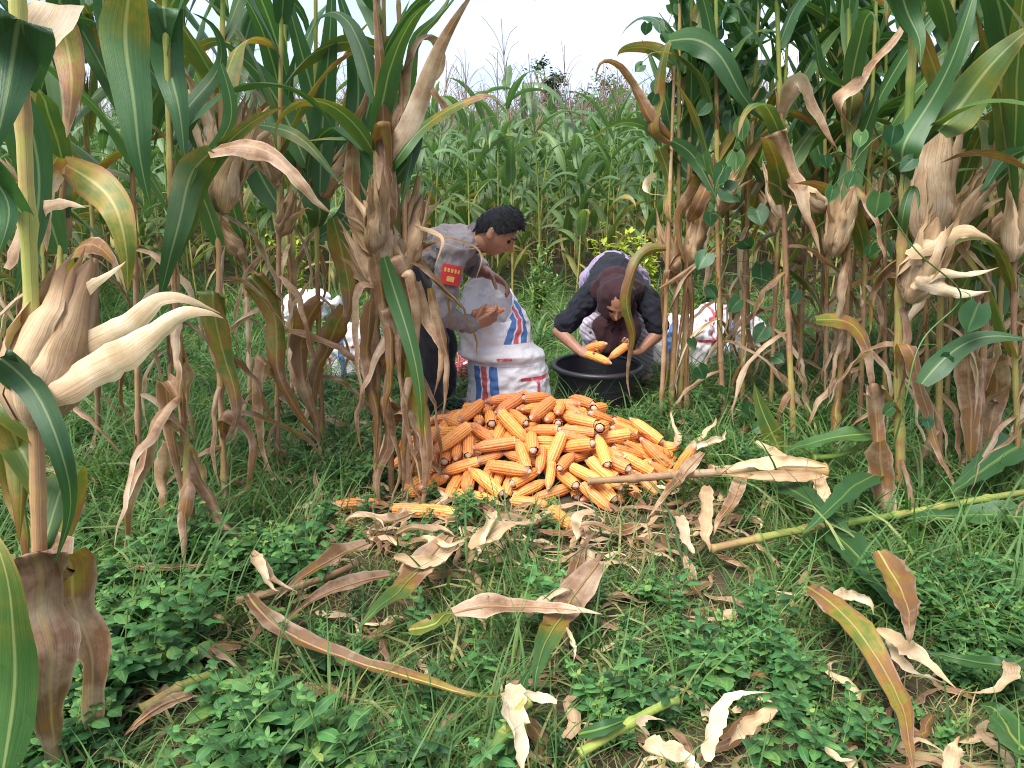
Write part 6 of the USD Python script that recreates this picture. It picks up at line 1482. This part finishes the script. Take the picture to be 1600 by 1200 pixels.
FL_ = [
    ([(388, 930), (440, 985), (540, 1030), (640, 1062), (730, 1088), (800, 1082)], 36, [0.70, 0.74, 0.70, 0.66, 0.5, 0.5], 'long brown leaf with green edge lying across the lower left of the foreground', 0.13, dict(curl=0.6)),
    ([(708, 958), (770, 948), (850, 950), (940, 958)], 42, [0.86, 0.72, 0.78, 0.9], 'pale grey leaf lying flat in the middle of the foreground', 0.13, {}),
    ([(935, 880), (885, 950), (850, 1010), (832, 1078)], 60, [0.8, 0.74, 0.3, 0.1], 'dark leaf with a bright yellow midrib crossing under the pale grey leaf', 0.10, {}),
    ([(700, 838), (655, 890), (600, 945), (555, 985)], 54, [0.7, 0.72, 0.3, 0.2], 'grey-green leaf with pale midrib running down from the husk heap', 0.12, {}),
    ([(575, 850), (525, 872), (470, 905), (430, 938)], 40, [0.72, 0.74, 0.72, 0.74], 'brown leaf lying just below the dense brown clump', 0.12, dict(curl=0.7)),
    ([(610, 900), (540, 915), (480, 945), (440, 975)], 34, [0.85, 0.8, 0.8, 0.72], 'tan torn leaf strip left of the grey-green leaf', 0.09, dict(curl=1.0)),
    ([(1262, 918), (1320, 965), (1380, 1045), (1412, 1120), (1425, 1215)], 44, [0.62, 0.45, 0.55, 0.5, 0.72], 'long yellowing leaf curving down the lower right of the foreground', 0.16, {}),
    ([(1298, 828), (1345, 875), (1395, 935), (1440, 985)], 52, [0.05, 0.1, 0.05, 0.2], 'broad dark green leaf lying beneath the upright brown tip at the right', 0.10, {}),
    ([(1372, 862), (1398, 905), (1420, 960), (1420, 1005)], 50, [0.58, 0.66, 0.74, 0.72], 'pink-brown pointed leaf standing in the weeds at the right', 0.20, dict(curl=0.5)),
    ([(1400, 985), (1370, 1040), (1410, 1110), (1390, 1180)], 50, [0.05, 0.1, 0.05, 0.1], 'green leaf lying under the long yellowing leaf', 0.08, {}),
    ([(1205, 745), (1250, 775), (1290, 800), (1340, 845)], 44, [0.05, 0.0, 0.05, 0.1], 'dark green leaf of the cut stalks right of the brown husk', 0.14, {}),
    ([(1372, 740), (1330, 765), (1290, 800), (1252, 835)], 46, [0.0, 0.0, 0.02, 0.1], 'blue-green leaf bent down over the cut green stalk', 0.20, {}),
    ([(1375, 680), (1330, 680), (1270, 692), (1222, 705)], 36, [0.3, 0.15, 0.05, 0.05], 'dark green leaf stretched left over the brown husk', 0.22, {}),
    ([(1610, 690), (1570, 710), (1530, 738), (1488, 770)], 56, [0.0, 0.0, 0.02, 0.05], 'broad blue-green leaf at the right edge, pale midrib showing', 0.20, {}),
    ([(1620, 812), (1560, 806), (1480, 806), (1415, 812)], 44, [0.05, 0.02, 0.0, 0.02], 'dark leaf lying level at the right edge under the broad leaf', 0.12, {}),
    ([(1225, 720), (1212, 690), (1190, 640), (1178, 598)], 36, [0.55, 0.4, 0.32, 0.3], 'pale yellow-green blade standing upright left of the brown husk', 0.05, dict(stands=3.35, crumple=0.0)),
    ([(1098, 708), (1065, 745), (1040, 775), (1012, 808)], 26, [0.82, 0.78, 0.78, 0.7], 'tan leaf strip lying over the dry cut stalk at the right end of the heap', 0.17, dict(curl=0.5)),
    ([(1160, 740), (1140, 790), (1120, 820), (1115, 835)], 30, [0.7, 0.72, 0.74], 'brown leaf hanging down in front of the brown husk', 0.14, dict(curl=0.6)),
    ([(905, 1148), (945, 1138), (975, 1128), (1000, 1125)], 26, [0.02, 0.0, 0.05], 'short green leaf piece at the bottom, left of the pale curled husk', 0.12, {}),
    ([(1600, 1030), (1560, 1040), (1500, 1030), (1440, 1020)], 26, [0.05, 0.05, 0.1], 'narrow green leaf behind the folded pale husk at the right', 0.10, {}),
    ([(1610, 1180), (1580, 1150), (1555, 1110), (1530, 1100)], 48, [0.3, 0.2, 0.1, 0.3], 'grey-green leaf in the lower right corner', 0.13, {}),
    ([(790, 1180), (800, 1120), (812, 1080), (830, 1040)], 40, [0.1, 0.05, 0.05, 0.1], 'blue-green leaf beside the pale husk at the bottom centre', 0.08, {}),
    ([(395, 862), (415, 890), (440, 915), (465, 925)], 20, [0.85, 0.9, 0.85], 'curled pale strip left of the brown leaf below the clump', 0.12, dict(curl=0.8)),
    ([(300, 1085), (260, 1100), (220, 1125), (195, 1150)], 22, [0.82, 0.85, 0.8], 'straw strip in the weeds at the lower left', 0.12, {}),
    ([(640, 985), (680, 975), (700, 960), (735, 962)], 30, [0.4, 0.38, 0.35, 0.3], 'olive yellow leaf left of the pale grey leaf', 0.10, {}),
    ([(200, 885), (250, 888), (300, 885), (330, 880)], 16, [0.72, 0.7, 0.74], 'dark brown strip across the ground behind the bent stalk foot', 0.06, {}),
    ([(880, 930), (900, 890), (915, 850), (930, 830)], 26, [0.74, 0.78, 0.72], 'dry leaf running up from the pale grey leaf to the heap', 0.06, {}),
    ([(1070, 870), (1080, 900), (1085, 920), (1100, 935)], 18, [0.7, 0.72, 0.7], 'short brown leaf tip below the pale twin husks', 0.08, {}),
    ([(480, 820), (500, 780), (492, 740), (495, 728)], 18, [0.8, 0.85, 0.85], 'pale dry sheath standing in the grass left of the clump', 0.05, dict(curl=1.2, stands=2.8)),
    ([(1000, 820), (960, 830), (920, 820), (880, 835)], 24, [0.74, 0.7, 0.76], 'brown leaf lying along the front of the heap', 0.05, {}),
    ([(640, 805), (600, 815), (560, 805), (535, 818)], 26, [0.82, 0.78, 0.84], 'twisted grey-tan leaf at the foot of the dense brown clump', 0.08, dict(curl=0.9)),
]
for i, (pts, w, d, lab, z, k) in enumerate(FL_):
    fallen('fallen_leaf', pts, w, d, lab, z, seed=i, **k)

HU = [
    ([(735, 858), (765, 835), (800, 822), (838, 818)], 44, 'pale husk lying open below the middle of the heap'), ([(770, 800), (762, 830), (755, 850), (748, 868)], 30, 'white husk flap standing on edge under the heap front'),
    ([(620, 835), (655, 825), (690, 830), (715, 842)], 24, 'curled pale husk, uppermost of the husk litter below the clump'), ([(615, 872), (650, 880), (690, 872), (720, 850)], 34, 'broad tan husk, lowest of the husk litter below the clump'), ([(640, 850), (670, 845), (700, 852), (730, 838)], 24, 'pale husk between the two curled ones in the husk litter'),
    ([(806, 1070), (800, 1110), (812, 1160), (818, 1225)], 66, 'big pale husk hanging off the green stalk at the bottom centre'), ([(870, 1098), (830, 1088), (800, 1092), (785, 1120)], 24, 'narrow pale husk bent over the top of the big one at the bottom centre'),
    ([(1015, 1150), (1002, 1135), (1012, 1122), (1040, 1128)], 20, 'curl of pale husk above the white ear husk at the bottom'), ([(1005, 1165), (1035, 1178), (1070, 1190), (1100, 1215)], 56, 'white ear husk at the bottom edge right of centre'),
    ([(1105, 1190), (1118, 1130), (1150, 1088), (1205, 1082)], 34, 'pale husk arching out of the weeds right of the bottom centre'), ([(1215, 1110), (1180, 1130), (1150, 1150), (1140, 1165)], 40, 'pale husk lying flat under the arching one'),
    ([(1368, 985), (1400, 1005), (1440, 1030), (1492, 1076)], 40, 'folded cream husk lying right of the long yellowing leaf'), ([(1385, 1000), (1420, 1045), (1450, 1060), (1480, 1070)], 26, 'lower fold of cream husk right of the long yellowing leaf'), ([(1575, 1032), (1572, 1065), (1545, 1082), (1500, 1078)], 28, 'tan husk curled up at the right beyond the folded cream husk'),
    ([(1062, 806), (1068, 830), (1075, 850), (1080, 864)], 32, 'pale egg-shaped husk standing right of the heap front, left of its twin'), ([(1105, 760), (1100, 800), (1102, 830), (1110, 860)], 34, 'tan husk standing beside the pale egg-shaped one'), ([(1262, 722), (1272, 745), (1284, 770), (1295, 800)], 42, 'cream ribbed husk hanging from the cut end of the brown stalk'),
    ([(1052, 700), (1058, 680), (1048, 660), (1056, 640)], 16, 'upright pale husk on the cob propped at the right end of the heap'), ([(1072, 702), (1090, 690), (1108, 672), (1118, 652)], 12, 'thin pale husk slanting right off the propped cob'), ([(1075, 708), (1100, 695), (1120, 690), (1135, 672)], 22, 'wide cream husk spread beside the propped cob'),
    ([(400, 870), (408, 890), (420, 912), (436, 925)], 30, 'cream husk at the left, below the row of brown leaves'), ([(1475, 1215), (1488, 1185), (1492, 1165), (1500, 1150)], 36, 'reddish husk tip at the lower right edge'), ([(1290, 1175), (1305, 1185), (1320, 1190), (1335, 1188)], 26, 'small tan husk scrap at the bottom right'),
    ([(885, 980), (892, 1000), (897, 1018), (895, 1034)], 16, 'small white husk scrap right of the yellow midrib'), ([(825, 965), (850, 940), (880, 925), (895, 920)], 26, 'white husk corner showing behind the pale grey leaf'), ([(1300, 930), (1330, 935), (1355, 940), (1365, 960)], 36, 'brown shaggy husk under the top of the long yellowing leaf'),
    ([(540, 815), (560, 808), (590, 812), (600, 830)], 16, 'thin curled husk left of the husk litter'), ([(930, 800), (900, 815), (905, 830), (890, 850)], 26, 'cream husk fallen from the front of the heap'), ([(1180, 690), (1200, 705), (1225, 715), (1240, 722)], 20, 'cream husk tip pointing left above the brown husk'),
]
for i, (pts, w, lab) in enumerate(HU):
    r = np.random.default_rng(900 + i)
    t = r.uniform(0.40, 0.80)
    fallen('fallen_husk', pts, w * 0.85, [t - 0.1, t, t + 0.1, t - 0.2], lab, 0.13, 'husk', seed=i + 300, kind='husk', curl=r.uniform(0.7, 1.6), fold=0.0, crumple=0.065, twist=r.normal(0, 0.6))


def lying(pts, r0, r1, d, label, z, seed, name='cut_stalk', husk=None):
    q = [G(px, py, zz) for (px, py), zz in zip(pts, z)]
    LAIN.extend((a[0], a[1], 0.02) for a in spline(q, 24))
    o = q[0] * V(1, 1, 0)
    x = thing(name, label, 'maize stalk', o)
    stalk_part(x, None, q, d, r0, r1, seed, o, sides=12)
    if husk:
        for i, (pp, w, dd) in enumerate(husk):
            qq = np.array([G(a, b, zz) for a, b, zz in pp])
            wm = w * np.linalg.norm(qq[1] - V(0, 0, CAM_H)) / FPX
            m, uv = leaf_mesh(qq, wm, np.cross(qq[1] - qq[0], V(0, -0.6, 1)), seed=i + seed, nv=20, nu=9, fold=0, curl=1.5, crumple=0.03, kind='husk')
            leaf_part(x, m, uv, dd, off=o, mat_=M_HUSK, name='husk')
    return x


lying([(1130, 738), (1060, 742), (985, 748), (918, 752)], 0.017, 0.013, (0.98, 0.92, 0.9, 0.8), 'dry grey-tan cut stalk lying across the right front of the heap', [0.14, 0.15, 0.14, 0.12], 1)
lying([(1290, 735), (1220, 738), (1150, 736), (1110, 737)], 0.024, 0.022, (0.8, 0.9, 0.78, 0.9), 'thick brown husk-wrapped stalk end right of the dry cut stalk', [0.14, 0.14, 0.14, 0.14], 2,
      husk=[([(1290, 730, 0.19), (1230, 728, 0.19), (1170, 728, 0.18), (1120, 738, 0.17)], 34, [0.5, 0.55, 0.5, 0.35]), ([(1285, 745, 0.17), (1220, 748, 0.18), (1160, 745, 0.17), (1118, 742, 0.15)], 30, [0.35, 0.4, 0.3, 0.25])])
lying([(1110, 858), (1200, 838), (1300, 820), (1400, 805), (1480, 790), (1620, 766)], 0.013, 0.012, (0.42, 0.5, 0.3, 0.22, 0.25, 0.3), 'long cut green stalk lying across the ground at the right', [0.10, 0.12, 0.12, 0.12, 0.14, 0.16], 3)
lying([(1270, 715), (1330, 705), (1375, 680), (1400, 672)], 0.012, 0.009, (0.22, 0.15, 0.1), 'short green stalk piece leaning up from the brown husk', [0.16, 0.17, 0.24, 0.28], 4)
lying([(742, 1215), (775, 1165), (800, 1125), (826, 1095)], 0.014, 0.011, (0.2, 0.25, 0.3), 'yellow-green stalk end rising at the bottom centre', [0.08, 0.12, 0.15, 0.17], 5)
lying([(905, 1178), (960, 1145), (1010, 1115), (1058, 1092)], 0.010, 0.010, (0.18, 0.2, 0.15), 'green cut stalk piece in the weeds at the bottom', [0.10, 0.12, 0.12, 0.12], 6)
lying([(370, 940), (430, 925), (500, 905), (560, 880)], 0.012, 0.010, (0.95, 0.85, 0.9), 'straw-coloured cut stalk lying left below the clump', [0.06, 0.08, 0.08, 0.08], 7)
lying([(220, 1110), (260, 1085), (300, 1065), (340, 1050)], 0.013, 0.011, (0.5, 0.6, 0.45), 'pale green stalk piece in the lower left weeds', [0.06, 0.07, 0.07, 0.07], 8)
lying([(265, 600), (270, 690), (290, 780), (305, 870)], 0.012, 0.011, (0.6, 0.62, 0.66), 'orange-brown stalk leaning against the left row', [0.95, 0.62, 0.30, 0.05], 9) if False else None

# ------------------------------------------------------------------ ground cover
LAINA = np.array(LAIN)
for p, rad in ((tc, 0.27), (sack.GetAttribute('xformOp:translate').Get(), 0.17), (anR, 0.10), (anL, 0.10), (aR, 0.08), (aL, 0.08)):
    AVOID.append((p[0], p[1], rad))
for p in F:
    AVOID.append((p.b[0], p.b[1], 0.03))


def shows(x, y, tall):
    """False where a plant this tall would grow through a leaf or stalk lying on the ground, or right before it."""
    L = LAINA
    return not np.any((np.abs(L[:, 0] - x) < L[:, 2] + 0.035) & (y < L[:, 1] + 0.02) & (y > L[:, 1] - 0.05 - tall))


def scatter(n, seed, weight, kinds, smin, smax, ylo=1.15, yhi=7.5, wide=0.74, extra=0.5, tall=0):
    r = np.random.default_rng(seed)
    out = []
    while len(out) < n:
        # even on the ground, thinning with distance
        y = ylo + (yhi - ylo) * r.random() ** 1.25
        x = r.uniform(-1, 1) * (wide * y + extra)
        if not free(x, y, 0.01) or r.random() > weight(x, y):
            continue
        if tall and y < 3.2 and not shows(x, y, tall) and r.random() < 0.82:
            continue
        out.append((x, y, float(gh(x, y)), r.uniform(0, 6.28), r.uniform(smin, smax), int(r.integers(kinds))))
    return [(a, b, c, d, e, f) for a, b, c, d, e, f in out]


def patch(x, y, s, k, lo=0.4, hi=0.6):
    n = float(meshkit.fbm(np.array([x * s, y * s, k * 7.7]), 3, k))
    return min(1, max(0.0, (n - lo) / (hi - lo)))


bare = lambda x, y: 0.25 + 0.75 * min(1, max(0, (((x - 0.05) / 0.75) ** 2 + ((y - 2.76) / 0.33) ** 2) - 0.6))      # trodden ground in front of the heap
GR = [tuft(1, 13, 0.16, 0.005, 0.06, 0.25), tuft(2, 11, 0.24, 0.006, 0.06, 0.22), tuft(3, 13, 0.12, 0.0045, 0.08, 0.45), tuft(4, 9, 0.30, 0.007, 0.05, 0.28)]
instancer('grass', GR, [q for q in scatter(10500, 1, lambda x, y: bare(x, y) * (0.35 + 0.65 * patch(x, y, 1.3, 2, 0.35, 0.6)), 4, 0.65, 1.3, tall=0.03)], 'fine green grass growing all over the clearing', 'grass')
GR2 = [tuft(11, 16, 0.38, 0.010, 0.08, 0.22), tuft(12, 14, 0.46, 0.011, 0.08, 0.28), tuft(13, 16, 0.32, 0.009, 0.10, 0.15)]
instancer('tall_grass', GR2, scatter(1900, 2, lambda x, y: (1 if (y > 4.3 or abs(x) > 0.9 + 0.25 * (y - 2)) else 0.04) * (0.3 + 0.7 * patch(x, y, 0.9, 5, 0.35, 0.55)), 3, 0.7, 1.2, 2.0, 8.2), 'taller grass between and behind the maize rows', 'grass')
DRYG = [tuft(21, 14, 0.13, 0.004, 0.10, 0.85), tuft(22, 10, 0.18, 0.005, 0.1, 0.95)]
instancer('dry_grass', DRYG, scatter(1300, 3, lambda x, y: 1.0 if bare(x, y) < 0.7 else 0.4, 2, 0.6, 1.1, 1.3, 5.0), 'dry straw-coloured grass on the trodden ground', 'grass')
WM = [weed_mesh(36, 0.10, 5, 0.022, 0.009, 7, 0.5), weed_mesh(37, 0.15, 7, 0.030, 0.010, 5, 0.3), weed_mesh(31, 0.16, 4, 0.050, 0.026, 3), weed_mesh(32, 0.12, 4, 0.040, 0.024, 4, 0.35), weed_mesh(33, 0.20, 5, 0.055, 0.024, 2, 0.2), weed_mesh(34, 0.10, 3, 0.034, 0.020, 5, 0.3), weed_mesh(35, 0.07, 3, 0.026, 0.012, 6, 0.4)]
instancer('weed_cover', WM, scatter(4000, 4, lambda x, y: bare(x, y) * (0.10 + 0.90 * patch(x, y, 2.2, 8, 0.42, 0.58)) * (1 if x < 0.1 or y > 2.6 else 0.75), 7, 0.45, 0.88, 1.1, 6.8, tall=0.10), 'low leafy green weeds covering the ground', 'weeds')

# scraps of husk and leaf trodden into the ground
r = np.random.default_rng(77)
LIT = []
for i in range(5):
    q = [V(-0.06, 0, 0.012), V(-0.02, r.normal(0, 0.01), 0.024), V(0.03, r.normal(0, 0.015), 0.018), V(0.08, r.normal(0, 0.02), 0.010)]
    m, u = leaf_mesh(q, r.uniform(0.014, 0.034), V(0, 1, 0), i, 10, 5, 0, 0.9, r.normal(0, 0.8), 0.2, 0.1, 'husk')
    LIT.append((m, M_HUSK if i % 2 else M_LEAF, u, np.full(len(u), r.uniform(0.3, 0.8) if i % 2 else r.uniform(0.7, 0.85))))
instancer('leaf_litter', LIT, [(a, b, c + 0.015, d, e, f) for a, b, c, d, e, f in scatter(1000, 6, lambda x, y: 1.0 if bare(x, y) < 0.8 else 0.22, 5, 0.6, 1.5, 1.3, 5.5)], 'dry scraps of husk and leaf strewn on the ground', 'leaf litter')

# the weeds one can tell apart in the foreground, each a plant with its leaves
WK = [weed_class('weed_kind_000', 41, 0.22, 5, 0.066, 0.034, 2, dry=0.25), weed_class('weed_kind_001', 42, 0.17, 4, 0.056, 0.034, 3, dry=0.32), weed_class('weed_kind_002', 43, 0.28, 6, 0.062, 0.026, 2, dry=0.22, toothed=True), weed_class('weed_kind_003', 44, 0.14, 3, 0.074, 0.042, 1, dry=0.4)]
pos = []
r = np.random.default_rng(8)
while len(pos) < 170:
    px, py = r.uniform(0, 1600), r.uniform(840, 1230)
    if py < 1000 and 560 < px < 1000 and r.random() > 0.18:
        continue
    if 620 < px < 1100 and r.random() > 0.45:
        continue
    b = G(px, py, 0.10)
    if free(b[0], b[1], 0.02) and (shows(b[0], b[1], 0.16) or r.random() < 0.06):
        pos.append((b[0], b[1], px, py))
for x, y, px, py in pos:
    lo = px < 640
    wk = int(r.choice(4, p=[.3, .3, .1, .3] if lo else [.15, .25, .5, .1]))
    look = ('two-stemmed weed with broad leaves', 'bushy three-stemmed weed', 'tall weed with narrow toothed leaves', 'short big-leaved weed')[wk]
    where = ('at the lower left', 'in the middle foreground', 'at the lower right')[0 if lo else (2 if px > 1100 else 1)] + (', near the bottom edge' if py > 1080 else ', towards the maize' if py < 960 else '')
    instance('leafy_weed', WK[wk], (x, y, float(gh(x, y))), r.uniform(0, 6.28), r.uniform(0.7, 1.1) if lo else r.uniform(0.5, 0.85),
             f'green {look} {where}', 'weed', f'{look}, {where}')
for _p in stage.GetPrimAtPath('/World').GetChildren():
    _l = _p.GetCustomDataByKey('label')
    if _l and len(_l.split()) > 16:
        print('LONG', _l)
